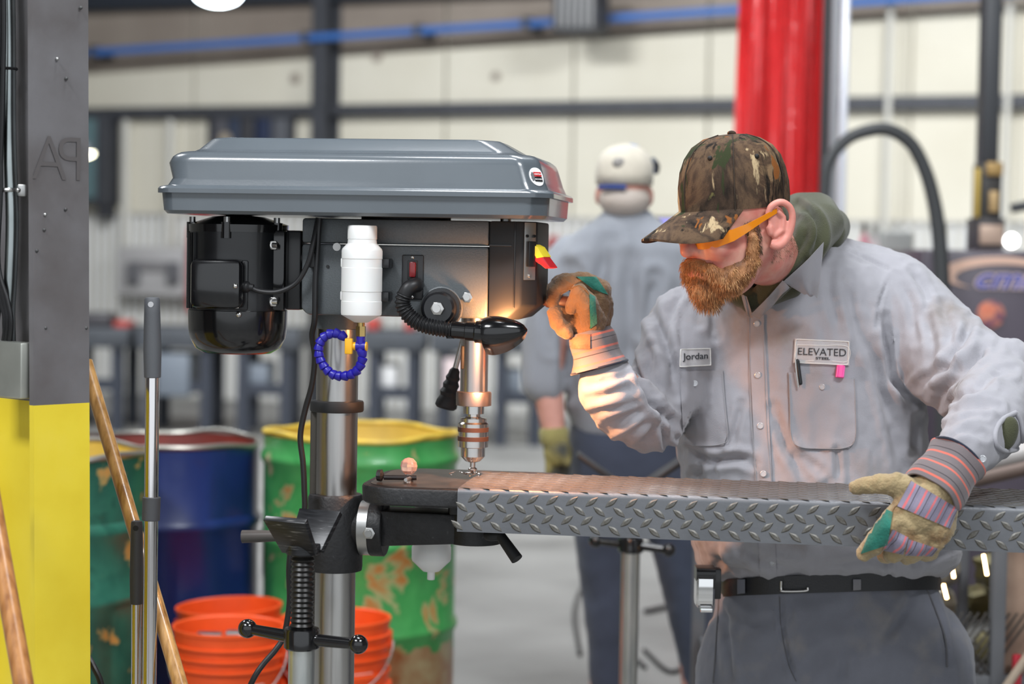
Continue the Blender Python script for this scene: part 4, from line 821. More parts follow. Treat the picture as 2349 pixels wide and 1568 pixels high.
# ------------------------------------------------------------------ orange buckets
M_or = mat('orange_bucket', srgb(240, 88, 34), .42, noise_amt=.12, nscale=14, spec=.4); M_wl = mat('bucket_print', srgb(240, 190, 176), .5)
def bucket(px, pyrim, Y, lab, tilt=0., zadd=0., rr_=.150, H=.365):
    c_ = at(px, pyrim, Y); z0 = c_[2]-H if zadd is None else zadd; t = thing('orange_bucket', (c_[0], Y, z0), lab, 'bucket', group='orange plastic buckets'); t.rotation_euler = (0, tilt, 0)
    rb2 = rr_*.87
    def rz(z): return rb2+(rr_*.965-rb2)*z/H
    pr = [(rb2-.004, 0), (rb2, .004), (rz(H*.70), H*.70)]
    for z in (H*.74, H*.82, H*.90): pr += [(rz(z)+.001, z-.012), (rz(z)+.009, z-.010), (rz(z)+.009, z-.005), (rz(z)+.001, z-.003)]
    pr += [(rr_*.975, H-.012), (rr_, H-.010), (rr_, H-.001), (rr_-.003, H), (rr_-.007, H-.004)]
    pi2 = [(rr_-.008, H-.01), (rz(H*.5)-.003, H*.5), (rb2-.004, .008), (.001, .007)]
    obj('bucket_shell', lathe(pr+pi2, seg=56, caps=False), M_or, t, True, ang=28)
    for s in (-1, 1): obj('handle_ear', mbox((s*(rr_-.004)-.008, -.015, H*.76), (s*(rr_-.004)+.008, .015, H*.90), .004), M_or, t, True)
    Pb = [((rr_+.006)*math.cos(an), -.10*math.sin(an)-.02, H*.83-.16*math.sin(an)) for an in np.linspace(0, PI, 14)]
    for k in range(14): pass
    obj('bail_handle', tube([((rr_+.008)*math.cos(an), -(rr_+.01)*math.sin(an), H*.82-.13*math.sin(an)) for an in np.linspace(0, PI, 15)], .0022, 8), M_zinc, t, True)
    # printed outline square with a roof shape
    def onb(an, z): r_ = rz(z)+.0012; return (r_*math.cos(an), r_*math.sin(an), z)
    V, F = [], []
    def stripe(P, w=.004):
        n = len(V)
        for (a_, z_) in P: V.append(onb(a_, z_)); V.append(onb(a_+ (0 if abs(P[0][0]-P[-1][0]) > .05 else w/.14), z_+(w if abs(P[0][0]-P[-1][0]) > .05 else 0)))
        for k in range(len(P)-1): F.append((n+2*k, n+2*k+2, n+2*k+3, n+2*k+1))
    a0, a1 = -PI/2-.1, -PI/2+.85
    for z_ in (H*.16, H*.62): stripe([(a, z_) for a in np.linspace(a0, a1, 12)])
    for a in (a0, a1): stripe([(a, H*.16), (a, H*.62)])
    for z_ in (H*.30, H*.40, H*.50): stripe([(a, z_+.02*math.sin((a-a0)*9)) for a in np.linspace(a0+.12, a1-.12, 12)], .010)
    obj('bucket_print', (V, F), M_wl, t, True)
    return t
hB = at(525, 1432, 5.25)[2]
bucket(525, 1432, 5.25, 'orange bucket nested on top at the front left of the drill column', 0, None)
bucket(525, 1432, 5.25, 'orange bucket under the front left one', 0, 0.0, .150, .34) if hB-.365 > .05 else None
bucket(538, 1386, 5.57, 'tilted orange bucket behind the front left bucket', R(-2.5), None)
bucket(538, 1386, 5.57, 'lower orange bucket nested under the tilted one', 0, 0.0, .150, .34)
bucket(773, 1412, 5.47, 'orange bucket on the right of the drill column', 0, None)
bucket(773, 1412, 5.47, 'lower orange bucket nested under the right hand one', 0, 0.0, .150, .34)
pb0 = at(525, 1430, 5.25); 
for k, (dx_, dy_) in enumerate(((.02, .02), (-.05, -.03), (.06, -.04))):
    obj('steel_offcut', (lambda m_: m_)(mbox((pb0[0]+dx_-.03, 5.25+dy_-.02, hB-.045), (pb0[0]+dx_+.035, 5.25+dy_+.02, hB-.02+.004*k), .004)), M_zinc, label=['flat steel offcut in the middle of the front left bucket', 'steel offcut at the left side inside the front left bucket', 'steel offcut at the right side inside the front left bucket'][k], cat='offcut')
# ------------------------------------------------------------------ right background: curtain, posts, hose, cutting machine, cart
M_vin = mat('red_vinyl', srgb(236, 66, 68), .12, noise_amt=.2, nscale=3, spec=.9, coat=.8, bump=1.0, bscale=34, stretch=(1, 1, .35))
YC = 9.0
cl, cr = at(1692, 200, YC), at(1884, 200, YC); zc_ = at(1790, -120, YC)[2]; n = 64
def cur(u, z): 
    return .055*math.sin(u*PI*7+.8*math.sin(z*1.3)) + .02*math.sin(u*PI*17+z) 
rows_ = []
for z in np.linspace(.25, zc_, 40):
    rows_.append([(cl[0]+(cr[0]-cl[0])*u*(1+.0*z) - .03*(zc_-z)/zc_*(1-u), YC+cur(u, z), z) for u in np.linspace(0, 1, n)] + [(cl[0]+(cr[0]-cl[0])*u - .03*(zc_-z)/zc_*(1-u), YC+cur(u, z)+.006, z) for u in np.linspace(1, 0, n)])
ct = thing('welding_curtain', ((cl[0]+cr[0])/2, YC, .25), 'glossy red vinyl welding curtain hanging behind the worker in the camouflage cap', 'curtain')
obj('curtain_sheet', loft(rows_), M_vin, ct, ang=80)
obj('curtain_rail', cyl((cl[0]-.1, YC, zc_), (cr[0]+.15, YC, zc_), .02, 12), M_dsteel, ct)
for k in range(5): x = cl[0]+(cr[0]-cl[0])*(k+.5)/5; obj('curtain_ring', torus((x, YC, zc_), (1, 0, 0), .03, .005, 16, 6), M_zinc, ct)
def post(name, px0, px1, Y, z1, m, lab, py=200, lean=0):
    a, b = at(px0, py, Y), at(px1, py, Y); w = b[0]-a[0]
    return obj(name, mbox((a[0], Y-w/2, 0), (b[0], Y+w/2, z1), w*.12), m, label=lab, cat='post')
post('steel_post', 1884, 1904, 8.8, 3.0, mat('post_black', srgb(54, 56, 58), .5), 'black square post at the right edge of the red curtain')
post('steel_post', 1905, 1924, 8.7, 3.0, mat('post_grey', srgb(150, 152, 156), .4, .3), 'grey square post between the black post and the white post')
post('steel_post', 1927, 1945, 8.5, 3.0, mat('post_white', srgb(206, 208, 216), .25, .2), 'shiny white post right of the grey post', 200)
# black hose arching over
YH = 7.8
obj('cable_hose', tube([at(*p, YH) for p in ((1882, 1500), (1884, 1000), (1888, 560), (1892, 440), (1902, 372), (1940, 322), (1990, 300), (2040, 298), (2090, 330), (2122, 390), (2142, 460), (2154, 540), (2160, 640), (2164, 800), (2164, 1100), (2164, 1420))], .026, 14, radii=[.022, .022, .022, .022, .022, .024, .026, .026, .026, .027, .028, .030, .032, .032, .032, .032]), mat('hose_black', srgb(60, 62, 64), .5), label='thick black hose arching behind the worker\'s shoulder', cat='hose')
# cutting machine: cabinet with printed panel, mast and torch head
YM = 8.0
a, b = at(2116, 575, YM), at(2560, 575, YM); zt_m = at(2230, 573, YM)[2]
MC = thing('cutting_machine', ((a[0]+b[0])/2, YM+.4, 0), 'dark purple cutting machine with an oval blue lettered sign at the right edge', 'machine')
obj('cabinet', mbox((a[0], YM, .1), (b[0], YM+.8, zt_m), .02), mat('aubergine_panel', srgb(82, 74, 86), .35, noise_amt=.15, nscale=3), MC)
def onm(px, py, off=.004): p = at(px, py, YM); p[1] = YM-off; return p
# crescent: outer ellipse minus shifted inner ellipse, as a strip
cr_ = []
sg = obj('sign_crescent', (lambda: loft([[onm(2285+128*math.cos(t), 626-38*math.sin(t), o_), onm(2300+112*math.cos(t)*(.98 if True else 1), 636-30*math.sin(t), o_)] for o_ in (.004,) for t in np.linspace(.10, PI*1.28, 40)], caps=False, closed=False))(), mat('sign_peach', srgb(226, 188, 168), .5), MC)
sub('sign_lettering', (lambda m_: (inv_parent(np.array(m_[0]), MC), m_[1]))(place2d(text_mesh('cmi', 1., shear=.35, bold=.06, extrude=0), onm(2294, 640, .006), np.array([.155, 0, 0]), np.array([0, 0, .115]))), mat('sign_white', srgb(214, 190, 190), .5), sg)
sub('sign_lettering', (lambda m_: (inv_parent(np.array(m_[0]), MC), m_[1]))(place2d(text_mesh('cmi', 1., shear=.35, bold=.015, extrude=0), onm(2294, 640, .008), np.array([.155, 0, 0]), np.array([0, 0, .115]))), mat('sign_blue', srgb(62, 84, 176), .5), sg)
c = onm(2272, 720); sub('round_emblem', (lambda m_: (inv_parent(np.array(m_[0]), MC), m_[1]))(lathe([(.055, 0), (.055, .004), (.05, .005)], c, (0, -1, 0), 28)), ramp_mat('flame_emblem', [(.35, srgb(214, 96, 70)), (.5, srgb(222, 140, 110)), (.62, srgb(120, 80, 100))], 16, .5), sg)
YT = 8.2
def mbx(px0, py0, px1, py1, Y0, d_, bev=.006): p0 = at(px0, py1, Y0); p1 = at(px1, py0, Y0); return mbox((p0[0], Y0, min(p0[2], p1[2])), (p1[0], Y0+d_, max(p0[2], p1[2])), bev)
obj('mast', mbx(2252, -100, 2304, 385, YT, .12), mat('mast_black', srgb(58, 60, 64), .45), MC)
th_ = obj('torch_block', mbx(2246, 375, 2300, 520, YT-.05, .14), mat('torch_dark', srgb(56, 54, 52), .45), MC)
obj('torch_base', mbx(2240, 500, 2306, 578, YT-.06, .2), mat('torch_base_dark', srgb(66, 62, 64), .5), MC)
for q, (x0, y0, x1, y1, c_) in enumerate(((2236, 385, 2250, 498, srgb(196, 166, 80)), (2264, 372, 2302, 402, srgb(170, 138, 84)), (2270, 438, 2292, 486, srgb(186, 156, 110)), (2248, 516, 2302, 560, srgb(190, 164, 146)))):
    obj('torch_plate', mbx(x0, y0, x1, y1, YT-.075, .03, .003), mat('torch_%d' % q, c_, .4, .2), MC)
obj('torch_nozzle', cyl(at(2320, 478, YT), at(2360, 470, YT), .02, 12), mat('mast_black', srgb(58, 60, 64)), MC)
obj('machine_lamp', ball(at(2320, 552, YT-.05), .028, 14, 10), mat('machine_lamp_glow', (1, 1, 1), .5, emit=(1, .98, .94), estr=9), MC)
# bright cylinders and a grey cabinet beyond the shoulder
YG = 11
obj('grey_locker', mbx(2010, 530, 2098, 1190, YG+.2, .5, .02), mat('locker_grey', srgb(160, 162, 160), .5), label='pale grey locker beyond the worker\'s shoulder', cat='locker')
for i, (px, y0, w, c_, lab) in enumerate(((1984, 506, 17, srgb(214, 150, 162), 'pink gas cylinder beyond the worker\'s collar'), (2008, 512, 13, srgb(226, 214, 216), 'pale gas cylinder beside the pink one'), (2058, 568, 10, srgb(236, 232, 230), 'small white gas bottle just above the shoulder seam'), (2082, 578, 10, srgb(226, 228, 216), 'small pale gas bottle near the dark machine'))):
    t0 = at(px, y0, YG-.3*i); r_ = w/FPX*(YG-.3*i); gc = thing('gas_cylinder', (t0[0], YG-.3*i, 0), lab, 'gas cylinder')
    obj('cylinder_body', lathe([(r_, 0), (r_, t0[2]-.2), (r_*.8, t0[2]-.12), (r_*.35, t0[2]-.07)], seg=20), mat('gas_%d' % i, c_, .25), gc, True)
    obj('cylinder_valve', lathe([(r_*.35, t0[2]-.075), (r_*.38, t0[2]-.01), (r_*.2, t0[2])], seg=14), M_zinc, gc, True)
# monitor behind the man in back
mo = thing('monitor', at(1530, 620, 10.5)*np.array([1, 1, 0]), 'blue lit monitor on a stand behind the man in back', 'monitor')
obj('monitor_case', mbx(1478, 498, 1592, 622, 10.5, .06, .01), M_blk, mo); obj('screen', mbx(1484, 506, 1586, 614, 10.49, .02, .002), mat('screen_blue', (.1, .1, .3), .3, emit=(.28, .26, .9), estr=1.6), mo)
p_ = at(1534, 622, 10.53); obj('monitor_stand', mbox((p_[0]-.04, 10.51, 0), (p_[0]+.04, 10.57, p_[2]+.01), .01), M_dsteel, mo)
# wire cart with scrap under the right end of the tread
YK = 5.05
a, b = at(2150, 1400, YK), at(2420, 1400, YK); zk1 = at(2288, 1165, YK)[2]; zk0 = at(2288, 1548, YK)[2]
CT = thing('scrap_cart', ((a[0]+b[0])/2, YK+.3, 0), 'grey steel mesh cart of scrap under the right end of the tread', 'cart')
M_cart = mat('cart_grey', srgb(92, 94, 98), .5, noise_amt=.15, nscale=8)
pw = .5*(at(2304, 1400, YK)[0]-at(2272, 1400, YK)[0]); xp = at(2288, 1400, YK)[0]
for (x, y) in ((xp, YK), (a[0]-.55, YK), (b[0]+.5, YK), (xp, YK+.62), (a[0]-.55, YK+.62), (b[0]+.5, YK+.62)): obj('cart_post', mbox((x-pw, y-pw, 0), (x+pw, y+pw, zk1), .003), M_cart, CT)
for z in (zk0-.03, ): obj('cart_rail', mbox((a[0]-.55, YK-.012, z-.03), (b[0]+.5, YK+.012, z+.03), .003), M_cart, CT)
obj('cart_rail', mbox((a[0]-.55, YK-.012, zk1-.05), (b[0]+.5, YK+.012, zk1), .003), M_cart, CT)
obj('cart_floor', mbox((a[0]-.55, YK, zk0-.05), (b[0]+.5, YK+.62, zk0-.03)), M_cart, CT)
mesh_p = []
x0_, x1_, z0_, z1_ = a[0]-.12, xp-pw, zk0, zk0+.16
for k in range(14):
    for s in (1, -1):
        xx = x0_+(x1_-x0_)*k/13; q0 = np.array([xx, YK+.02*s*.2, z0_]); q1 = np.array([xx+s*.11, YK+.02*s*.2, z1_]); mesh_p.append(cyl(q0, q1, .003, 5))
obj('mesh_panel', join(*mesh_p), mat('mesh_wire', srgb(70, 66, 62), .5, .5), CT, kind='stuff')
obj('side_panel', mbox((xp+pw, YK+.02, zk0), (b[0]+.5, YK+.035, zk1-.05)), ramp_mat('rust_tan_panel', [(.35, srgb(110, 84, 70)), (.65, srgb(158, 134, 116))], 5, .6), CT)
d0, d1 = at(2290, 1600, YK-.05), at(2375, 1478, YK-.05); obj('cart_brace', cyl(d0, d1, .011, 10), mat('brace_beige', srgb(176, 160, 142), .5), CT)
obj('red_reflector', mbx(2322, 1502, 2346, 1600, YK-.03, .02, .006), mat('reflector_red', srgb(176, 36, 52), .25), CT)
for k in range(15):                                   # crumpled sheet offcuts heaped in the cart
    x = a[0]-.16+(k % 5)*.118+rng.uniform(-.008, .008); z = zk0 + .02 + (k//5)*.105; y = YK+.26+.10*((k//5) % 2)+rng.uniform(-.01, .01); s_ = rng.uniform(.050, .056)
    V, F = ball((x, y, z), s_, 8, 6, (.9, 1.0, .85)); V = np.array(V); V += rng.normal(0, s_*.10, V.shape)
    cc = [srgb(150, 132, 104), srgb(112, 104, 70), srgb(126, 116, 100), srgb(88, 74, 64), srgb(176, 168, 152)][(k*2) % 5]
    obj('scrap_piece', (V, F), mat('scrap_%d' % ((k*2) % 5), cc, .35, .5), label='crumpled metal scrap piece heaped in the mesh cart', cat='scrap', group='scrap pieces in the mesh cart', ang=20)
# glowing sparks thrown in front of the cart and on the floor
for i, (p, q, lab) in enumerate((((2182, 1290), (2188, 1324), 'glowing spark streak right beside the worker\'s hip'), ((2256, 1272), (2264, 1318), 'glowing spark streak next to the grey cart post'), ((2164, 1340), (2172, 1372), 'orange spark streak at the worker\'s trouser pocket'))):
    Ys = 4.75; obj('hot_spark', tube([at(*p, Ys), at((p[0]+q[0])/2, (p[1]+q[1])/2, Ys), at(*q, Ys)], .0035, 8, n=3), mat('spark_glow', (1, .6, .2), .5, emit=(1, .55, .22) if i < 2 else (1, .25, .1), estr=30), label=lab, cat='spark')
for px_ in (2226, 2400):                              # rack uprights that carry the loose pipes
    u_ = at(px_, 1060, 5.25); obj('pipe_rack', mbox((u_[0]-.012, 5.262+.02, zk0-.04), (u_[0]+.012, 5.262+.044, u_[2]+.06), .003), M_cart, CT); obj('rack_arm', mbox((u_[0]-.010, 5.215, at(px_, 1108 if px_ < 2300 else 1072, 5.25)[2]-.02), (u_[0]+.010, 5.30, at(px_, 1108 if px_ < 2300 else 1072, 5.25)[2]-.006), .003), M_cart, CT)
# pipes on the floor and coiled cable behind
for i, (p, q, r_, c_, lab) in enumerate((((2240, 1062), (2420, 1020), .03, srgb(176, 172, 170), 'pale pipe in the cart below the worker\'s cuff'), ((2225, 1098), (2420, 1052), .026, srgb(120, 104, 96), 'brown pipe in the cart right above the tread'))):
    Yq = 5.25; obj('steel_pipe', cyl(at(*p, Yq), at(*q, Yq), r_, 14), mat('pipe_%d' % i, c_, .45, .3), label=lab, cat='pipe')
fc_ = at(1540, 1480, 7.4); 
for i, (p, lab) in enumerate((([(1330, 1500), (1318, 1400), (1345, 1340), (1395, 1400), (1420, 1470), (1480, 1530)], 'thin black cable looping on the floor left of the stand'), ([(1480, 1402), (1540, 1392), (1600, 1400), (1640, 1430)], 'dark hose lying on the floor between the legs of the man in back'), ([(1478, 1490), (1540, 1540), (1590, 1500), (1640, 1440)], 'thin cable curling on the floor right of the stand'))):
    def fl(px, py): d = ray(px, py); t = (-1.49)/d[2]; return CAM+d*t
    obj('floor_cable', tube([fl(*q) for q in p], .012 if i == 1 else .008, 8), M_cable, label=lab, cat='cable')
# ------------------------------------------------------------------ body tools
def capsule(p0, r0, p1, r1, seg=18):
    p0 = np.array(p0, float); p1 = np.array(p1, float); d = p1-p0; L = np.linalg.norm(d); pr = []
    for k in range(1, 6): an = PI/2*(1-k/5); pr.append((r0*math.cos(an), -r0*math.sin(an)))
    pr = [(r0*math.cos(a), -r0*math.sin(a)) for a in np.linspace(PI/2*.96, 0, 6)] + [(r1*math.cos(a), L+r1*math.sin(a)) for a in np.linspace(0, PI/2*.96, 6)]
    return lathe(pr, p0, d if L > 1e-9 else (0, 0, 1), seg)
def chainm(pts, seg=18):
    return [capsule(pts[i][0], pts[i][1], pts[i+1][0], pts[i+1][1], seg) for i in range(len(pts)-1)]
def ell(c, rad, M=None): return ball(c, 1., 24, 16, rad, M)
def blob(ms, voxel, smooth=6, fac=.5):
    """closed shapes fused into one continuous skin"""
    V, F = join(*ms); me = bpy.data.meshes.new('tmp'); me.from_pydata(V, [], F); bm = bmesh.new(); bm.from_mesh(me)
    bmesh.ops.remove_doubles(bm, verts=bm.verts[:], dist=1e-6); bmesh.ops.recalc_face_normals(bm, faces=bm.faces[:]); bm.to_mesh(me); bm.free()
    o = bpy.data.objects.new('tmp', me); COL.objects.link(o)
    r = o.modifiers.new('r', 'REMESH'); r.mode = 'VOXEL'; r.voxel_size = voxel
    if smooth: s = o.modifiers.new('s', 'SMOOTH'); s.iterations = smooth; s.factor = fac
    dg = bpy.context.evaluated_depsgraph_get(); dg.update(); m2 = bpy.data.meshes.new_from_object(o.evaluated_get(dg))
    n = len(m2.vertices); co = np.empty(n*3); m2.vertices.foreach_get('co', co); F = [tuple(p.vertices) for p in m2.polygons]
    bpy.data.objects.remove(o); bpy.data.meshes.remove(me); bpy.data.meshes.remove(m2); return co.reshape(-1, 3), F
def vnormals(V, F):
    V = np.asarray(V); N = np.zeros_like(V); Fq = np.array([f if len(f) == 4 else (*f, f[2]) for f in F])
    n = np.cross(V[Fq[:, 2]]-V[Fq[:, 0]], V[Fq[:, 3]]-V[Fq[:, 1]]) if Fq.shape[0] else 0
    bad = Fq[:, 2] == Fq[:, 3]
    if bad.any(): n[bad] = np.cross(V[Fq[bad, 1]]-V[Fq[bad, 0]], V[Fq[bad, 2]]-V[Fq[bad, 0]])
    for k in range(4): np.add.at(N, Fq[:, k], n)
    return N/(np.linalg.norm(N, axis=1)[:, None]+1e-12)
def polydist(P, pts):
    pts = smooth_path(np.array([(x, y, 0) for x, y in pts], float), 6)[:, :2]; best = np.full(len(P), 1e9); side = np.zeros(len(P))
    for a, b in zip(pts[:-1], pts[1:]):
        d = b-a; t = np.clip(((P-a)@d)/(d@d+1e-9), 0, 1); q = P-(a+t[:, None]*d); di = np.hypot(q[:, 0], q[:, 1]); m = di < best; best[m] = di[m]; side[m] = np.sign(d[0]*q[m, 1]-d[1]*q[m, 0])
    return best, side
def folds(V, F, specs):
    """press fold lines (traced on the cloth) into a skin: (points, half width in px, depth in m[, ymin, ymax])"""
    V = np.array(V); N = vnormals(V, F); P = proj(V); face = (N@np.array([0, -1., 0])) > -.15
    dv = np.zeros(len(V))
    for s in specs:
        pts, w, dep = s[:3]; sel = face.copy()
        if len(s) > 3: sel &= (V[:, 1] > s[3]) & (V[:, 1] < s[4])
        lo = np.min(pts, axis=0)-w*5; hi = np.max(pts, axis=0)+w*5; sel &= (P > lo).all(1) & (P < hi).all(1)
        if not sel.any(): continue
        d, sd_ = polydist(P[sel], pts)
        # taper towards the ends
        pe = np.array([pts[0], pts[-1]], float); L = sum(np.hypot(*(np.array(b)-np.array(a))) for a, b in zip(pts[:-1], pts[1:])); de = np.min([np.hypot(*(P[sel]-q).T) for q in pe], axis=0)
        tp = np.clip(de/(L*.22+1e-6), .15, 1)
        dv[sel] += -dep*tp*(np.exp(-(d/w)**2) - .55*np.exp(-((d-2.1*w)/(1.15*w))**2))
    return V+N*dv[:, None], F
def wrinkle(V, F, amp, sc, seed=0, stretch=(1, 1, 1)):
    V = np.array(V); N = vnormals(V, F); st = np.array(stretch)
    k = np.array([noise.fractal(Vector(v*st*sc+seed), 1., 2., 3) for v in V]); return V+N*(k*amp)[:, None], F
class Skin:
    def __init__(s, V, F): s.V, s.F = np.array(V), F; s.b = BVHTree.FromPolygons([tuple(v) for v in s.V], F)
    def hit(s, px, py, off=0.):
        d = ray(px, py); d = d/np.linalg.norm(d); h = s.b.ray_cast(Vector(CAM), Vector(d))
        if h[0] is None:
            h2 = s.b.find_nearest(Vector(at(px, py, 3.9))); return np.array(h2[0])-d*off
        return np.array(h[0])-d*off
    def smooth_hit(s, px, py, off): return s.hit(px, py, off)
def drape(sk, quad, ns, nt, off, th, shape=None):
    """a thin sheet laid on a skin; quad: four pixel corners (tl, tr, br, bl); shape(t)->inset fraction"""
    q = np.array(quad, float); top, bot = [], []
    for j in range(nt+1):
        t = j/nt; a = q[0]*(1-t)+q[3]*t; b = q[1]*(1-t)+q[2]*t; ins = shape(t) if shape else 0
        for i in range(ns+1):
            s = ins + (1-2*ins)*i/ns; p = a*(1-s)+b*s; top.append(sk.hit(*p, off+th)); bot.append(sk.hit(*p, off-.003))
    w = ns+1; V = top+bot; n = len(top); F = []
    for j in range(nt):
        for i in range(ns): k = j*w+i; F.append((k, k+1, k+w+1, k+w)); F.append((n+k, n+k+w, n+k+w+1, n+k+1))
    edge = [i for i in range(w)] + [j*w+ns for j in range(1, nt+1)] + [nt*w+i for i in range(ns-1, -1, -1)] + [j*w for j in range(nt-1, 0, -1)]
    for k in range(len(edge)): a, b = edge[k], edge[(k+1) % len(edge)]; F.append((a, n+a, n+b, b))
    return V, F
def drape_text(sk, s, quad, off, size=1., **kw):
    q = np.array(quad, float); V, F = text_mesh(s, 1., **kw); V = np.array(V); lo, hi = V.min(0), V.max(0); out = []
    for v in V:
        u = (v[0]-lo[0])/(hi[0]-lo[0]); t = (hi[1]-v[1])/(hi[1]-lo[1]); p = (q[0]*(1-u)+q[1]*u)*(1-t)+(q[3]*(1-u)+q[2]*u)*t; out.append(sk.hit(*p, off))
    return out, F
def cord_on(sk, pts, r, off=0., n=6, seg=6):
    P = smooth_path(np.array([(x, y, 0) for x, y in pts], float), n); return tube([sk.hit(p[0], p[1], off) for p in P], r, seg, smooth=False)
def trow(py, pl, pr, yf, yb, e=.75, n=36, tilt=0.):
    """a torso ring at a pixel row: left and right outline pixels, near and far depth"""
    ym = (yf+yb)/2; a = at(pl, py, ym); b = at(pr, py, ym); c = (a+b)/2; rx = (b[0]-a[0])/2; ry = (yb-yf)/2; q = []
    for k in range(n):
        an = 2*PI*k/n; co, si = math.cos(an), math.sin(an); t_ = math.copysign(abs(co)**e, co)
        yy = ym+ry*math.copysign(abs(si)**e, si); q.append((c[0]+rx*t_, yy, a[2]+(b[2]-a[2])*(t_+1)/2+(ym-yy)*tilt))
    return q
def pt(px, py, Y): return at(px, py, Y)

# ------------------------------------------------------------------ cloth and skin materials
def cloth(name, col, n1=.12, sc=5., bump=.18, bs=700., rough=.85, sheen=.25, dirt=None):
    m = mat(name, col, rough, noise_amt=n1, nscale=sc, bump=bump, bscale=bs, sheen=sheen, spec=.2)
    if dirt and 'dirt' not in m:
        m['dirt'] = 1; nt = m.node_tree; b = nt.nodes['Principled BSDF']; src = b.inputs['Base Color'].links[0].from_socket; tc = nt.nodes.new('ShaderNodeTexCoord')
        n = nt.nodes.new('ShaderNodeTexNoise'); n.inputs['Scale'].default_value = dirt[1]; n.inputs['Detail'].default_value = 6; nt.links.new(tc.outputs['Object'], n.inputs['Vector'])
        r = nt.nodes.new('ShaderNodeValToRGB'); r.color_ramp.elements[0].position = dirt[2]; r.color_ramp.elements[1].position = dirt[3]; nt.links.new(n.outputs['Fac'], r.inputs[0])
        mx = nt.nodes.new('ShaderNodeMix'); mx.data_type = 'RGBA'; nt.links.new(r.outputs[0], mx.inputs[0]); nt.links.new(src, mx.inputs[6]); mx.inputs[7].default_value = (*dirt[0], 1); nt.links.new(mx.outputs[2], b.inputs['Base Color'])
    return m
M_shirt = cloth('grey_work_twill', srgb(158, 157, 163), .06, 4., dirt=(srgb(130, 121, 116), 7., .55, .76))
M_seam = cloth('grey_twill_seam', srgb(150, 149, 153)); M_patchc = cloth('pale_patch_cloth', srgb(186, 184, 186)); M_thread = mat('white_thread', srgb(224, 222, 218), .7); M_ink = mat('dark_embroidery', srgb(44, 46, 52), .7)
M_trs = cloth('slate_work_trousers', srgb(122, 124, 134), .22, 6., dirt=(srgb(138, 134, 132), 9., .54, .75)); M_trs_seam = cloth('slate_seam', srgb(98, 98, 102))
M_skin = mat('skin', srgb(214, 158, 140), .48, sss=.12, noise_amt=.16, nscale=30, col2=srgb(202, 120, 108), bump=.03, bscale=220)
M_beard = ramp_mat('ginger_beard', [(.3, srgb(106, 70, 46)), (.5, srgb(156, 106, 66)), (.7, srgb(190, 138, 92))], 40, .6)
M_hood = cloth('olive_fleece', srgb(74, 76, 56), .18, 20, bump=.3, bs=500, rough=.95)
M_leath = cloth('tan_split_leather', srgb(168, 149, 112), .28, 18, bump=.35, bs=240, dirt=(srgb(120, 88, 56), 16., .55, .72)); M_green = cloth('green_leather_patch', srgb(44, 122, 106), .4, 14, bump=.25, bs=260, dirt=(srgb(72, 84, 64), 14., .52, .7))
def stripe_mat(name, axis, scale, cols, base_n=.1):
    """woven stripes across one object axis"""
    m = cloth(name, cols[0][1], .1, 10)
    if 'st' in m: return m
    m['st'] = 1; nt = m.node_tree; b = nt.nodes['Principled BSDF']; tc = nt.nodes.new('ShaderNodeTexCoord'); sx = nt.nodes.new('ShaderNodeSeparateXYZ'); nt.links.new(tc.outputs['Object'], sx.inputs[0])
    mu = nt.nodes.new('ShaderNodeMath'); mu.operation = 'MULTIPLY'; mu.inputs[1].default_value = scale; nt.links.new(sx.outputs[axis], mu.inputs[0])
    fr = nt.nodes.new('ShaderNodeMath'); fr.operation = 'FRACT'; nt.links.new(mu.outputs[0], fr.inputs[0])
    r = nt.nodes.new('ShaderNodeValToRGB'); r.color_ramp.interpolation = 'CONSTANT'
    for i, (p, c) in enumerate(cols): e = r.color_ramp.elements[i] if i < 2 else r.color_ramp.elements.new(p); e.position = p; e.color = (*c, 1)
    nt.links.new(fr.outputs[0], r.inputs[0]); nt.links.new(r.outputs[0], b.inputs['Base Color']); return m
GRY, RED_, BLK_ = srgb(112, 104, 106), srgb(200, 106, 92), srgb(60, 56, 60)
M_cuff = stripe_mat('striped_cuff', 'Z', 38., [(0, GRY), (.28, RED_), (.44, GRY), (.70, BLK_), (.76, GRY)])
M_back = stripe_mat('striped_glove_back', 'X', 52., [(0, srgb(128, 122, 140)), (.30, srgb(196, 104, 108)), (.48, srgb(128, 122, 140)), (.74, BLK_), (.80, srgb(120, 116, 134))])
M_navy_b = cloth('navy_binding', srgb(36, 42, 58))
# ------------------------------------------------------------------ the worker
WK = thing('person', (at(1880, 1400, 4.0)[0], 4.02, 0), 'bearded worker in a camouflage cap and grey shirt holding the stair tread', 'person')
# shirt: torso rings, both sleeves
tor = [trow(1338, 1668, 2138, 3.895, 4.22, tilt=.22), trow(1318, 1634, 2168, 3.855, 4.24, tilt=.22), trow(1290, 1604, 2194, 3.842, 4.26, tilt=.20), trow(1250, 1596, 2188, 3.84, 4.26, tilt=.10), trow(1190, 1588, 2164, 3.835, 4.26), trow(1110, 1572, 2136, 3.83, 4.26),
       trow(1030, 1560, 2124, 3.835, 4.26), trow(950, 1550, 2112, 3.84, 4.26), trow(860, 1545, 2108, 3.85, 4.25), trow(770, 1552, 2104, 3.86, 4.24), trow(700, 1575, 2092, 3.87, 4.23), trow(650, 1620, 2062, 3.88, 4.22), trow(610, 1690, 2020, 3.90, 4.20), trow(575, 1760, 1960, 3.94, 4.18), trow(548, 1810, 1925, 3.98, 4.14)]
torso = loft(tor[::1])
RA = [(pt(1640, 720, 4.0), .088), (pt(1588, 760, 3.98), .090), (pt(1535, 870, 3.92), .080), (pt(1490, 965, 3.86), .060)]     # his right arm
RF = [(pt(1490, 968, 3.86), .060), (pt(1440, 940, 3.81), .064), (pt(1400, 890, 3.775), .060), (pt(1378, 838, 3.765), .0415)]
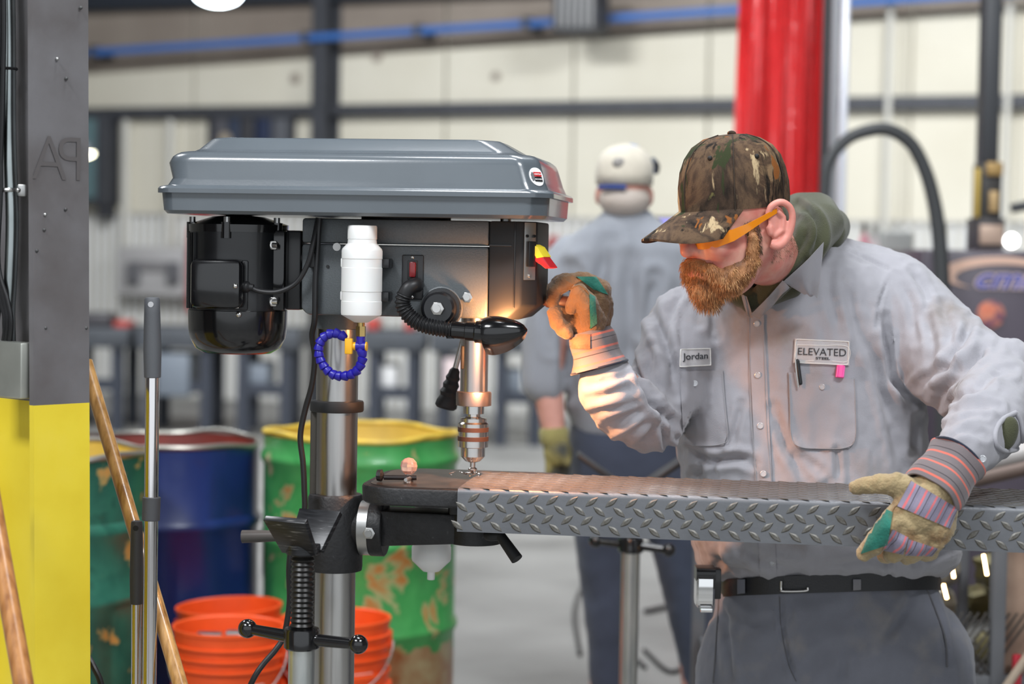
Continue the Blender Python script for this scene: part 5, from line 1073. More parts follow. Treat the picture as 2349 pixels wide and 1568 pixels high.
LA = [(pt(1990, 672, 4.02), .095), (pt(2040, 690, 4.0), .098), (pt(2130, 780, 3.95), .098), (pt(2225, 862, 3.83), .092), (pt(2286, 905, 3.74), .080)]
LF = [(pt(2292, 915, 3.74), .080), (pt(2264, 975, 3.60), .070), (pt(2206, 1040, 3.49), .048)]
sh = [torso] + chainm(RA) + chainm(RF) + chainm(LA) + chainm(LF)
sh += chainm([(pt(1900, 600, 4.06), .055), (pt(2000, 640, 4.03), .07)]) + chainm([(pt(1760, 640, 4.02), .06), (pt(1650, 690, 4.0), .07)])
sh += [ell(pt(2316, 830, 3.80), (.05, .06, .05))]
SV, SF = blob(sh, .0055, 14)
SV, SF = wrinkle(SV, SF, .004, 9., 3.1, (1, 1, .5)); SV, SF = wrinkle(SV, SF, .0034, 22., 7.7, (1, 1, .45)); SV, SF = wrinkle(SV, SF, .0014, 52., 5.7, (1, 1, .7))
A0, A1 = 3.5, 4.1
fs = [([(1493, 700), (1514, 760), (1543, 839), (1550, 900)], 11, .016), ([(1446, 817), (1486, 910), (1514, 946), (1550, 971)], 8, .018), ([(1350, 886), (1414, 867), (1456, 858)], 6, .004), ([(1352, 915), (1400, 903), (1456, 881)], 8, .005),
      ([(1360, 944), (1414, 935), (1479, 915)], 6, .004), ([(1396, 980), (1429, 960), (1484, 936)], 10, .006), ([(1424, 1010), (1457, 989), (1490, 954)], 7, .006), ([(1470, 1016), (1494, 992), (1506, 960)], 9, .007), ([(1512, 950), (1521, 989), (1529, 1020)], 7, .010), ([(1534, 960), (1542, 1000)], 6, .008),
      ([(1600, 640), (1545, 690), (1520, 760)], 9, .006), ([(1566, 660), (1540, 730), (1530, 800)], 8, .006), ([(1500, 800), (1490, 850), (1500, 900)], 8, .006), ([(1640, 690), (1636, 730), (1640, 770)], 10, .006), ([(1610, 670), (1604, 740)], 9, .005),
      ([(1701, 925), (1691, 969), (1680, 1016)], 7, .006), ([(1575, 1034), (1637, 1054), (1691, 1050), (1728, 1060)], 9, .014), ([(1637, 1056), (1640, 1096)], 7, .008), ([(1774, 935), (1806, 1026), (1851, 1100)], 10, .009), ([(1918, 1029), (1924, 1100)], 6, .006), ([(1830, 1040), (1880, 1080)], 9, .006), ([(1590, 1090), (1620, 1064)], 8, .006),
      ([(2029, 730), (2036, 803), (2048, 873), (2096, 920)], 9, .018), ([(1969, 740), (1997, 809), (2026, 911), (2070, 1080)], 11, .010), ([(1945, 640), (1955, 720), (1975, 800)], 10, .005), ([(1900, 610), (1904, 680), (1930, 760)], 10, .005), ([(2010, 780), (2030, 900), (2080, 1010)], 9, .007), ([(2100, 960), (2092, 1040)], 8, .008),
      ([(2091, 623), (2120, 662), (2134, 700)], 8, .006), ([(2060, 640), (2090, 700), (2100, 780)], 9, .006), ([(2120, 720), (2140, 790), (2130, 860)], 9, .006), ([(2225, 730), (2221, 754), (2196, 800), (2160, 860)], 8, .012), ([(2148, 948), (2170, 890), (2236, 822), (2280, 800)], 10, .012), ([(2110, 880), (2150, 850), (2190, 840)], 9, .008),
      ([(2160, 962), (2220, 934), (2290, 932)], 7, .008), ([(2156, 990), (2216, 955), (2260, 950)], 7, .007), ([(2165, 1010), (2210, 985), (2260, 1000)], 7, .006), ([(2180, 930), (2220, 900), (2270, 885)], 8, .009), ([(2260, 780), (2240, 820), (2200, 880)], 8, .008), ([(2320, 850), (2280, 860), (2230, 900)], 8, .008), ([(2160, 700), (2180, 760), (2180, 810)], 9, .006),
      ([(1610, 1260), (1660, 1300), (1740, 1320)], 10, .008), ([(1900, 1300), (2000, 1285), (2090, 1300)], 9, .006), ([(2090, 1300), (2150, 1270), (2186, 1256)], 8, .009), ([(2040, 1310), (2034, 1260)], 7, .006), ([(1700, 1250), (1760, 1290), (1830, 1310)], 10, .006), ([(2120, 1240), (2100, 1290)], 8, .007), ([(1640, 1240), (1650, 1300)], 9, .006)]
SV, SF = folds(SV, SF, fs)
# narrow sewn seams
sm_ = [([(1900, 562), (1929, 566), (1986, 593), (2049, 623)], 3.2, .004), ([(2049, 623), (2022, 681), (2013, 729), (2009, 790)], 3.5, .004), ([(1570, 650), (1563, 720), (1560, 800), (1556, 880)], 3.5, .003)]
SV, SF = folds(SV, SF, sm_)
shirt = obj('shirt', (SV, SF), M_shirt, WK, ang=180)
SK = Skin(SV, SF)
def wsub(name, VF, m, part_=None, **k):
    o = bpy.data.objects.new(name, mesh_data(name, (inv_parent(np.array(VF[0]), WK), VF[1]), m, k.pop('ang', 60))); COL.objects.link(o); o.parent = part_ or shirt; return setprops(o, **k)
def wobj(name, VF, m, **k): return obj(name, VF, m, WK, ang=k.pop('ang', 60), **k)
# placket, buttons, pockets, patches
wsub('placket', drape(SK, [(1716, 722), (1752, 722), (1782, 1328), (1744, 1330)], 4, 60, .0012, .0022), M_shirt)
wsub('placket_stitch', cord_on(SK, [(1751, 740), (1754, 850), (1758, 960), (1765, 1060), (1770, 1120)], .0009, .0036), M_seam)
wsub('placket_stitch', cord_on(SK, [(1719, 730), (1720, 850), (1724, 960), (1732, 1060), (1736, 1120)], .0009, .0036), M_seam)
M_btn = mat('grey_button', srgb(176, 178, 182), .3, coat=.3)
def button(px, py, r=.0062, base=.004):
    c = SK.hit(px, py, base); d = ray(px, py); d /= np.linalg.norm(d)
    b = wsub('button', lathe([(r*.9, 0), (r, .0006), (r, .0018), (r*.82, .0024), (r*.7, .0017), (.0002, .0017)], c, -d, 18), M_btn, ang=30)
    a_, b_, _ = basis(d)
    for s, t in ((1, 1), (1, -1), (-1, 1), (-1, -1)): pass
    return b
for p in ((1736, 742), (1738, 860), (1744, 976), (1751, 1086), (1772, 1290)): button(*p)
pk = lambda t: .0 if t < .86 else .10*(t-.86)/.14
wsub('chest_pocket', drape(SK, [(1560, 851), (1658, 849), (1670, 1021), (1568, 1021)], 18, 26, .0015, .0030, pk), M_shirt); wsub('chest_pocket', drape(SK, [(1808, 853), (1961, 865), (1963, 1027), (1816, 1027)], 22, 26, .0015, .0030, pk), M_shirt)
wsub('pocket_stitch', cord_on(SK, [(1810, 858), (1812, 930), (1815, 1000), (1834, 1024), (1885, 1028), (1940, 1026), (1962, 1004), (1962, 930), (1960, 868)], .0010, .0050), M_seam)
wsub('pocket_stitch', cord_on(SK, [(1657, 853), (1663, 930), (1669, 1000), (1655, 1018), (1600, 1022), (1566, 1016)], .0010, .0050), M_seam)
button(1594, 879, .0058, .005); button(1886, 887, .0058, .005)
def patch(quad, nm, lab, txts):
    p = wsub(nm, drape(SK, quad, 12, 6, .002, .0022), M_patchc, label=lab); q = np.array(quad, float); c = q.mean(0); e = lambda k, f: tuple(c+(q[k]-c)*f)
    f = .95; pth = []
    for k in range(4):
        a, b = q[k], q[(k+1) % 4]; pth += [tuple(c+(a*.94+b*.06-c)*f), tuple(c+(a*.5+b*.5-c)*f), tuple(c+(a*.06+b*.94-c)*f)]
    pth.append(pth[0]); wsub('patch_border', cord_on(SK, pth, .0011, .0046, 4), M_thread)
    for s, qd, kw in txts: wsub('lettering', drape_text(SK, s, qd, .0056, **kw), M_ink)
    return p
patch([(1560, 800), (1631, 798), (1632, 838), (1558, 842)], 'name_patch', 'pale name patch reading Jordan', [('Jordan', [(1566, 810), (1624, 808), (1624, 827), (1566, 830)], dict(bold=.012))])
patch([(1823, 776), (1950, 782), (1948, 838), (1819, 832)], 'company_patch', 'pale company patch reading Elevated Steel', [('ELEVATED', [(1831, 797), (1941, 800), (1941, 817), (1830, 813)], dict(bold=.0)), ('STEEL', [(1871, 818), (1904, 819), (1904, 825), (1871, 824)], dict(bold=.03))])
wsub('patch_border', cord_on(SK, [(1828, 791), (1828, 826), (1868, 827)], .0008, .0046), M_thread); wsub('patch_border', cord_on(SK, [(1828, 791), (1884, 792), (1944, 795), (1944, 828), (1908, 828)], .0008, .0046), M_thread)
# hooded sweatshirt showing at the neck
hd = chainm([(pt(1718, 706, 3.845), .012), (pt(1764, 664, 3.82), .026), (pt(1812, 610, 3.80), .034), (pt(1852, 556, 3.82), .040), (pt(1886, 514, 3.90), .044), (pt(1872, 490, 4.0), .044), (pt(1835, 486, 4.08), .040), (pt(1760, 520, 4.1), .04)])
hd += chainm([(pt(1718, 704, 3.845), .012), (pt(1702, 678, 3.84), .024), (pt(1686, 652, 3.85), .030), (pt(1670, 610, 3.95), .04), (pt(1720, 560, 4.1), .04)])
hd += chainm([(pt(1900, 535, 3.98), .036), (pt(1906, 520, 4.06), .04), (pt(1880, 545, 4.14), .05)]) + chainm([(pt(1735, 690, 3.875), .02), (pt(1790, 640, 3.89), .05)]) + [ell(pt(1830, 600, 4.02), (.09, .09, .05))]
HV_, HF_ = blob(hd, .0045, 8); HV_, HF_ = folds(HV_, HF_, [([(1835, 470), (1870, 500), (1882, 540), (1868, 580)], 7, .014), ([(1760, 690), (1800, 650), (1850, 600)], 5, .006), ([(1850, 520), (1838, 560), (1800, 610)], 7, .008)])
wobj('hooded_sweatshirt', (HV_, HF_), M_hood, ang=180, label='olive hood bunched round the neck')
# shirt collar wing over the hood
hs = Skin(np.vstack([SV, HV_]), list(SF)+[tuple(i+len(SV) for i in f) for f in HF_])
def sheet(c4, ns, nt, th=.003, bulge=.0):
    """a loose cloth flap between four pixel corners, each with its own distance"""
    P = [at(*c) for c in c4]; top = []
    for j_ in range(nt+1):
        for i_ in range(ns+1):
            t, s = j_/nt, i_/ns; q = (P[0]*(1-s)+P[1]*s)*(1-t)+(P[3]*(1-s)+P[2]*s)*t; q = q+np.array([0, -bulge*4*s*(1-s)*(1-.6*t) + .003*math.sin(s*9+t*4), .002*math.sin(s*11)*t]); top.append(q)
    bot = [q+np.array([0, th, 0]) for q in top]; w_ = ns+1; n = len(top); F = []
    for j_ in range(nt):
        for i_ in range(ns): k = j_*w_+i_; F += [(k, k+1, k+w_+1, k+w_), (n+k, n+k+w_, n+k+w_+1, n+k+1)]
    ed = list(range(w_)) + [j_*w_+ns for j_ in range(1, nt+1)] + [nt*w_+i_ for i_ in range(ns-1, -1, -1)] + [j_*w_ for j_ in range(nt-1, 0, -1)]
    F += [(ed[k], n+ed[k], n+ed[(k+1) % len(ed)], ed[(k+1) % len(ed)]) for k in range(len(ed))]; return top+bot, F
wsub('collar', sheet([(1797, 646, 3.760), (1890, 555, 3.770), (1876, 681, 3.812), (1846, 676, 3.800)], 16, 12, .004, .018), M_shirt)
wsub('collar', sheet([(1722, 722, 3.820), (1796, 643, 3.758), (1812, 657, 3.770), (1742, 732, 3.825)], 14, 4, .004, .008), M_shirt)
wsub('collar', sheet([(1700, 674, 3.805), (1713, 680, 3.800), (1729, 732, 3.832), (1714, 724, 3.832)], 4, 8, .004), M_shirt)
# --- head
HK = 1.11; psi, tht, rol = R(30), R(12), R(2)
Fh = np.array([-math.cos(psi)*math.cos(tht), -math.sin(psi)*math.cos(tht), -math.sin(tht)]); Sh = np.cross([0, 0, 1.], Fh); Sh /= np.linalg.norm(Sh); Uh = np.cross(Fh, Sh)
Sh, Uh = Sh*math.cos(rol)-Uh*math.sin(rol), Uh*math.cos(rol)+Sh*math.sin(rol)
ear_w = at(1783, 514, 3.64); Hc = ear_w - HK*(-.027*Fh + .078*Sh - .008*Uh)
MH = np.stack([Fh, Sh, Uh], 1)
def hl(f, s, u): return Hc + HK*((f*.92 if f > 0 else f)*Fh + s*Sh + u*Uh)
def hell(c, r): return ball(hl(*c), HK, 24, 16, r, MH)
def hcap(a, ra, b, rb_): return capsule(hl(*a), ra*HK, hl(*b), rb_*HK, 16)
hm = [hell((-.006, 0, .022), (.083, .068, .078)), hell((.030, 0, -.040), (.066, .063, .085)), hell((.058, 0, -.086), (.036, .044, .028)), hell((-.01, 0, -.03), (.07, .068, .07))]
hm += [hcap((.090, 0, .004), .009, (.110, 0, -.024), .0135), hcap((.108, 0, -.026), .0145, (.114, 0, -.030), .0125), hcap((.098, .012, -.033), .0095, (.102, .010, -.032), .009), hcap((.098, -.012, -.033), .0095, (.102, -.010, -.032), .009)]
hm += [hcap((.070, -.030, .016), .012, (.070, .030, .016), .012), hell((.066, .036, -.030), (.028, .026, .026)), hell((.066, -.036, -.030), (.028, .026, .026)), hcap((.092, -.018, -.070), .012, (.092, .018, -.070), .012)]
nk0, nk1 = hl(-.040, 0, -.06), pt(1818, 602, 4.02)
hm += [capsule(nk0, .060, nk1, .062)]
# the body inside the clothes: one continuous skin with the head
hm += chainm([(pt(1830, 660, 4.07), .075), (pt(1850, 900, 4.05), .15), (pt(1890, 1250, 4.06), .14), (pt(1900, 1420, 4.06), .11)])
hm += chainm([(pt(1835, 690, 4.05), .07), (pt(1610, 740, 4.0), .048), (pt(1500, 960, 3.86), .036), (pt(1384, 838, 3.768), .034), (pt(1362, 770, 3.765), .030)]) + chainm([(pt(1900, 660, 4.06), .07), (pt(2040, 710, 4.0), .050), (pt(2140, 790, 3.93), .045), (pt(2270, 905, 3.75), .040), (pt(2200, 1045, 3.49), .034), (pt(2150, 1110, 3.44), .028)])
xl, xr = at(1790, 1500, 4.02)[0], at(2060, 1500, 4.02)[0]
hm += chainm([((xl+.01, 4.04, .66), .10), ((xl-.06, 4.03, .40), .065), ((xl-.10, 4.06, .09), .05)]) + chainm([((xr-.01, 4.04, .66), .10), ((xr+.08, 4.03, .40), .065), ((xr+.13, 4.06, .09), .05)])
BV, BF = blob(hm, .0048, 5)
wobj('body', (BV, BF), M_skin, ang=180, label='reddish skin of face, ear and neck')
# ear on the near side, mouth of the far side is hidden
eo = []
ec = lambda f, s, u: hl(-.027+f, .078+s, -.008+u)
rim = [(.014, -.006, -.030), (.004, .002, -.034), (-.012, .008, -.022), (-.022, .013, .004), (-.020, .013, .024), (-.006, .010, .036), (.010, .004, .032), (.017, -.002, .016)]
em = [tube([ec(*p) for p in rim], .0058*HK, 10, radii=[.0075*HK, .009*HK, .007*HK, .006*HK, .006*HK, .006*HK, .006*HK, .005*HK])] + [ball(ec(-.003, -.003, -.002), HK, 16, 12, (.019, .007, .032), MH)] + chainm([(ec(.008, .0, -.018), .0045*HK), (ec(-.006, .005, -.010), .005*HK), (ec(-.010, .006, .010), .0045*HK), (ec(-.002, .005, .020), .0045*HK)], 10) + chainm([(ec(.015, -.002, -.004), .006*HK), (ec(.014, -.002, -.012), .006*HK)], 10)
EV, EF = blob(em, .0022, 3); wobj('ear', (EV, EF), mat('ear_skin', srgb(226, 150, 136), .45, sss=.2, noise_amt=.12, nscale=40), ang=180)
for s in (-1, 1): wobj('eye', ball(hl(.072, s*.033, .001), .0125*HK, 14, 10), mat('eye_white', srgb(220, 214, 208), .25))
# beard: a soft base and combed strands
bm_ = []
for s in (-1, 1):
    bm_ += [hcap((.020, s*.069, .004), .004, (.020, s*.069, -.030), .009), hcap((.020, s*.069, -.030), .009, (.028, s*.062, -.064), .015), hcap((.028, s*.062, -.064), .015, (.056, s*.042, -.090), .022), hcap((.056, s*.042, -.090), .022, (.080, 0, -.098), .026), hcap((.102, s*.006, -.053), .010, (.090, s*.032, -.066), .012), hcap((.090, s*.032, -.066), .012, (.074, s*.044, -.085), .016), hcap((.045, s*.050, -.068), .014, (.062, s*.046, -.078), .017)]
bm_ += [hcap((.084, 0, -.098), .026, (.080, 0, -.116), .021), hcap((.092, 0, -.084), .014, (.090, 0, -.096), .02)]
DV, DF = blob(bm_, .004, 6); DV, DF = wrinkle(DV, DF, .004, 60., 1.3)
beard = wobj('beard', (DV, DF), M_beard, ang=180, label='full ginger beard and moustache')
DN = vnormals(DV, DF); sv, sf = [], []; idx = rng.choice(len(DV), 5200)
for i in idx:
    p = DV[i]-DN[i]*.002; lp = (p-Hc)@MH/HK
    dirn = DN[i]*.55 - Uh*(.75) + Fh*(.25 if lp[0] > .07 else -.05) + Sh*(np.sign(lp[1])*.15) + rng.normal(0, .18, 3); dirn /= np.linalg.norm(dirn)
    L = rng.uniform(.007, .016)*(1.0 if lp[0] > .05 else .55); w_ = .0006; side_ = np.cross(dirn, DN[i]); side_ /= np.linalg.norm(side_)+1e-9; up_ = np.cross(dirn, side_); n = len(sv); mid = p+dirn*L*.55+DN[i]*.001; tip = p+dirn*L-Uh*.004
    for q, w2 in ((p, w_), (mid, w_*.8)):
        sv += [tuple(q+side_*w2), tuple(q-side_*w2*.5+up_*w2*.87), tuple(q-side_*w2*.5-up_*w2*.87)]
    sv.append(tuple(tip))
    for k in range(3): sf.append((n+k, n+(k+1) % 3, n+3+(k+1) % 3, n+3+k)); sf.append((n+3+k, n+3+(k+1) % 3, n+6))
so = bpy.data.objects.new('beard_strands', mesh_data('beard_strands', (inv_parent(np.array(sv), WK), sf), ramp_mat('ginger_strands', [(.3, srgb(140, 92, 56)), (.5, srgb(188, 134, 86)), (.7, srgb(216, 172, 122))], 60, .5), 180)); COL.objects.link(so); so.parent = beard; so['kind'] = 'stuff'
# cap
cm = bpy.data.materials.new('woodland_camouflage'); cm.use_nodes = True; nt = cm.node_tree; pb2 = nt.nodes['Principled BSDF']; pb2.inputs['Roughness'].default_value = .85; pb2.inputs['Specular IOR Level'].default_value = .2
tc = nt.nodes.new('ShaderNodeTexCoord')
def nz(scale, st, rot, dist=1.5, det=6, off=0):
    mp = nt.nodes.new('ShaderNodeMapping'); mp.inputs['Scale'].default_value = st; mp.inputs['Rotation'].default_value = rot; mp.inputs['Location'].default_value = (off, off, off); nt.links.new(tc.outputs['Object'], mp.inputs[0])
    n = nt.nodes.new('ShaderNodeTexNoise'); n.inputs['Scale'].default_value = scale; n.inputs['Detail'].default_value = det; n.inputs['Distortion'].default_value = dist; n.inputs['Roughness'].default_value = .62; nt.links.new(mp.outputs[0], n.inputs['Vector']); return n.outputs['Fac']
def rmp(f, stops, interp='LINEAR'):
    r = nt.nodes.new('ShaderNodeValToRGB'); r.color_ramp.interpolation = interp
    for i, (p, c) in enumerate(stops): e = r.color_ramp.elements[i] if i < 2 else r.color_ramp.elements.new(p); e.position = p; e.color = (*c, 1) if len(c) == 3 else c
    nt.links.new(f, r.inputs[0]); return r.outputs[0]
def mixc(f, a, b):
    m = nt.nodes.new('ShaderNodeMix'); m.data_type = 'RGBA'; nt.links.new(f, m.inputs[0]); nt.links.new(a, m.inputs[6]) if not isinstance(a, tuple) else None; 
    if isinstance(b, tuple): m.inputs[7].default_value = (*b, 1)
    else: nt.links.new(b, m.inputs[7])
    return m.outputs[2]
K, Wt = (0, 0, 0, 1), (1, 1, 1, 1)
base = rmp(nz(11, (1, 1, .7), (.5, .3, .4), .5, 8), [(.34, srgb(30, 25, 22)), (.43, srgb(70, 55, 44)), (.50, srgb(96, 76, 58)), (.55, srgb(70, 54, 42)), (.62, srgb(126, 102, 76))])
base = mixc(rmp(nz(26, (1, 1, .4), (.65, .9, .3), .5, 6, 2), [(.36, Wt), (.45, K)]), base, srgb(26, 22, 19))
base = mixc(rmp(nz(24, (1, 1, .2), (1.2, .5, .6), .4, 5, 3), [(.60, K), (.64, Wt)]), base, srgb(176, 154, 120))
base = mixc(rmp(nz(26, (1, 1, .16), (-.9, .9, .2), .4, 4, 5), [(.61, K), (.65, Wt)]), base, srgb(28, 24, 20))
base = mixc(rmp(nz(20, (1, 1, .3), (.2, 1.0, .5), .6, 3, 7), [(.59, K), (.62, Wt)]), base, srgb(48, 54, 32)); base = mixc(rmp(nz(24, (1, 1, .35), (-1.0, .9, .1), .5, 3, 11), [(.64, K), (.66, Wt)]), base, srgb(128, 78, 38))
base = mixc(rmp(nz(13, (1, 1, .5), (.4, .8, .1), .5, 5, 17), [(.64, K), (.70, Wt)]), base, srgb(128, 122, 76))
nt.links.new(base, pb2.inputs['Base Color'])
bpn = nt.nodes.new('ShaderNodeBump'); bpn.inputs['Strength'].default_value = .15; bpn.inputs['Distance'].default_value = .01; n_ = nt.nodes.new('ShaderNodeTexNoise'); n_.inputs['Scale'].default_value = 600; nt.links.new(tc.outputs['Object'], n_.inputs['Vector']); nt.links.new(n_.outputs['Fac'], bpn.inputs['Height']); nt.links.new(bpn.outputs[0], pb2.inputs['Normal'])
CP = R(4); Fc = np.array([-math.cos(psi)*math.cos(CP), -math.sin(psi)*math.cos(CP), -math.sin(CP)]); Scp = np.cross([0, 0, 1.], Fc); Scp /= np.linalg.norm(Scp); Uc = np.cross(Fc, Scp); Cc = at(1684, 474, Hc[1]+.012)
def hl_head(f, s, u): return Hc + HK*((f*.92 if f > 0 else f)*Fh + s*Sh + u*Uh)
def hl(f, s, u): return Cc + HK*(f*Fc + s*Scp + u*Uc)      # the cap sits level on the bowed head
cc_ = np.array([0., 0, 0]); TB = -.03                          # the band dips towards the back
crown = [(-.006, .0975, .0800), (.012, .0985, .0805), (.035, .0985, .0805), (.060, .0945, .0775), (.082, .0855, .0705), (.100, .0710, .0590), (.113, .0500, .0420), (.120, .0270, .0230), (.122, .004, .004)]
def cring(u, a, b, inset=0., n=48):
    q = []
    for k in range(n):
        an = 2*PI*k/n; sq = 1-.006*abs(math.sin(3*an))**.25*0; pn = 1 + .010*abs(math.cos(3*an))
        q.append(hl(cc_[0]+(a-inset)*math.cos(an)*pn, (b-inset)*math.sin(an)*pn, u - TB*.12*(1-math.cos(an))*max(0, 1-u/.12)))
    return q
rings = [cring(u, a, b) for u, a, b in crown]; inner = [cring(u+.004, a, b, .004) for u, a, b in crown[:6]]
CVv, CFf = loft(rings, caps=False); CVv = np.array(CVv); CVv2, CFf2 = wrinkle(CVv, CFf, .0025, 16., 2.)
cap = wobj('cap', (CVv2, CFf), cm, ang=180, label='woodland camouflage baseball cap')
Vb, Fb = [], []; na, nr = 31, 9
for lay in (0, 1):
    for i in range(na):
        a = R(-68)+R(136)*i/(na-1); bx_, by_ = cc_[0]+.0975*math.cos(a), .080*math.sin(a)
        for j in range(nr):
            t = j/(nr-1); ext = .080*math.cos(a*.86)**.8*t; y_ = by_*(1+.10*t); x_ = bx_+ext
            u_ = -.004 - .50*ext - 4.2*y_*y_*ext/.075 - lay*.0035 - TB*.12*(1-math.cos(a))*(1-t)
            Vb.append(hl(x_, y_, u_))
n0 = na*nr
for i in range(na-1):
    for j in range(nr-1): k = i*nr+j; Fb.append((k, k+1, k+nr+1, k+nr)); Fb.append((n0+k, n0+k+nr, n0+k+nr+1, n0+k+1))
for i in range(na-1): Fb.append((i*nr+nr-1, n0+i*nr+nr-1, n0+(i+1)*nr+nr-1, (i+1)*nr+nr-1)); Fb.append((i*nr, (i+1)*nr, n0+(i+1)*nr, n0+i*nr))
for j in range(nr-1):
    for i in (0, na-1): Fb.append((i*nr+j, i*nr+j+1, n0+i*nr+j+1, n0+i*nr+j))
wsub('cap_brim', (Vb, Fb), cm, cap, ang=50)
wsub('cap_button', ball(hl(cc_[0], 0, .1225), .0075*HK, 14, 8, (1, 1, .6)), cm, cap)
M_eye = mat('eyelet_dark', srgb(26, 22, 20), .7)
for an in (R(32), R(88)):
    u, a, b = .082, .0862, .0712; c = hl(cc_[0]+a*math.cos(an), b*math.sin(an), u); wsub('eyelet', ball(c, .0042*HK, 12, 8), M_eye, cap)
for an in (R(0), R(60), R(120), R(180)):
    wsub('panel_seam', tube([hl(cc_[0]+(a+.0006)*math.cos(an)*(1+.010*abs(math.cos(3*an))), (b+.0006)*math.sin(an)*(1+.010*abs(math.cos(3*an))), u - TB*.12*(1-math.cos(an))*max(0, 1-u/.12)) for u, a, b in crown[:-1]], .0010, 6, 4), mat('seam_dark', srgb(52, 42, 34), .9), cap)
# amber safety glasses
hl = hl_head
M_amber = mat('amber_lens', srgb(246, 150, 24), .12, trans=.25, spec=.6)
gl_ = [(-.026, .0835, .016), (.006, .084, .008), (.04, .082, -.001), (.066, .074, -.008), (.088, .055, -.012), (.100, .030, -.014), (.1065, 0, -.014), (.100, -.030, -.014), (.088, -.055, -.012), (.066, -.074, -.008), (.03, -.083, .003), (-.018, -.0835, .016)]
hts = [.006, .007, .010, .014, .018, .019, .017, .019, .018, .014, .009, .006]; Vg, Fg = [], []
for lay in (0, .0022):
    for (f, s, u), h in zip(gl_, hts): Vg += [hl(f-lay*.5, s*(1-lay/.09), u+h*.55), hl(f-lay*.5, s*(1-lay/.09), u-h*.8)]
n = len(gl_)
for i in range(n-1): Fg += [(2*i, 2*i+1, 2*i+3, 2*i+2), (2*n+2*i, 2*n+2*i+2, 2*n+2*i+3, 2*n+2*i+1), (2*i, 2*i+2, 2*n+2*i+2, 2*n+2*i), (2*i+1, 2*n+2*i+1, 2*n+2*i+3, 2*i+3)]
Fg += [(0, 2*n, 2*n+1, 1), (2*n-2, 2*n-1, 4*n-1, 4*n-2)]
wobj('safety_glasses', (Vg, Fg), M_amber, label='amber safety glasses under the cap brim')
# short hair behind the ear and along the sideburn
hv, hf = [], []; Bn = vnormals(BV, BF); lp = (BV-Hc)@MH/HK
sel = np.where((lp[:, 2] < .02) & (lp[:, 2] > -.075) & (lp[:, 0] < -.02) & (lp[:, 0] > -.13) & (np.abs(lp[:, 1]) < .1))[0]; side = np.where((lp[:, 0] > .0) & (lp[:, 0] < .026) & (lp[:, 2] > -.05) & (lp[:, 2] < .004) & (lp[:, 1] > .05))[0]
for grp, cnt, ln in ((sel, 1500, .005), (side, 900, .007)):
    if len(grp) == 0: continue
    for i in rng.choice(grp, cnt):
        p = BV[i]+rng.normal(0, .0015, 3); dirn = Bn[i]*.35-Uh*.9+rng.normal(0, .15, 3); dirn /= np.linalg.norm(dirn); sd2 = np.cross(dirn, Bn[i]); sd2 /= np.linalg.norm(sd2)+1e-9; n = len(hv); w_ = .0005
        hv += [tuple(p+sd2*w_), tuple(p-sd2*w_), tuple(p+Bn[i]*w_), tuple(p+dirn*ln+Bn[i]*.0015)]; hf += [(n, n+1, n+3), (n+1, n+2, n+3), (n+2, n, n+3)]
ho = wobj('hair', (hv, hf), mat('short_brown_hair', srgb(150, 124, 100), .6), ang=180, kind='stuff')

# --- gloves
def glove_part(name, ms, m, voxel, lab, wr=.0012):
    V, F = blob(ms, voxel, 4); V, F = wrinkle(V, F, wr*2.2, 45., 5.); V, F = wrinkle(V, F, wr, 110., 9.); return V, F
# his right hand closed on the feed lever
g = lambda px, py, Y: at(px, py, Y)
f_ = .0135
rp = [ball(g(1362, 706, 3.785), 1, 20, 14, (.034, .036, .044)), ball(g(1372, 672, 3.79), 1, 18, 12, (.026, .034, .030)), capsule(g(1352, 756, 3.775), .036, g(1366, 700, 3.782), .036)]
rp += chainm([(g(1374, 662, 3.775), .019), (g(1338, 644, 3.755), .0175), (g(1296, 645, 3.750), .0165), (g(1272, 668, 3.752), .0155), (g(1268, 690, 3.764), .014)], 16)
rp += chainm([(g(1366, 672, 3.80), .019), (g(1330, 648, 3.82), .017), (g(1282, 648, 3.82), .016), (g(1262, 676, 3.81), .015)], 16)
rp += chainm([(g(1345, 718, 3.80), .018), (g(1300, 716, 3.775), .0165), (g(1274, 722, 3.752), .0155), (g(1280, 740, 3.745), .0145)], 16)
rp += chainm([(g(1345, 742, 3.79), .017), (g(1306, 742, 3.765), .0155), (g(1290, 752, 3.748), .0145), (g(1300, 764, 3.744), .0125)], 16)
RV, RF_ = glove_part('g', rp, None, .0026, '')
th_m = chainm([(g(1362, 742, 3.752), .025), (g(1348, 700, 3.738), .022), (g(1330, 672, 3.735), .018), (g(1318, 690, 3.737), .0150), (g(1310, 704, 3.742), .0128)], 16)
TV, TF = glove_part('g', th_m, None, .0026, '')
M_leathd = cloth('grimy_lamp_offset_leather', srgb(138, 108, 80), .3, 18, bump=.35, bs=240, dirt=(srgb(84, 64, 48), 16., .52, .7))  # darker copy of the tan leather, offsets the nearby lamp; dirt mottling besides
gR = wobj('work_glove', (RV, RF_), M_leathd, ang=180, label='tan leather work glove closed on the feed lever')
wsub('glove_thumb', (TV, TF), M_leathd, gR, ang=180)
skR = Skin(np.vstack([RV, TV]), list(RF_)+[tuple(i+len(RV) for i in f) for f in TF])
wsub('green_patch', drape(skR, [(1322, 634), (1368, 634), (1396, 676), (1362, 664)], 10, 6, .0012, .0016), M_green, gR); wsub('green_patch', drape(skR, [(1352, 672), (1366, 680), (1370, 742), (1354, 754)], 5, 12, .0012, .0016), M_green, gR)
wsub('glove_seam', cord_on(skR, [(1310, 662), (1330, 655), (1352, 676), (1360, 710), (1352, 752)], .0011, .0008), mat('leather_seam', srgb(120, 92, 60), .8), gR)
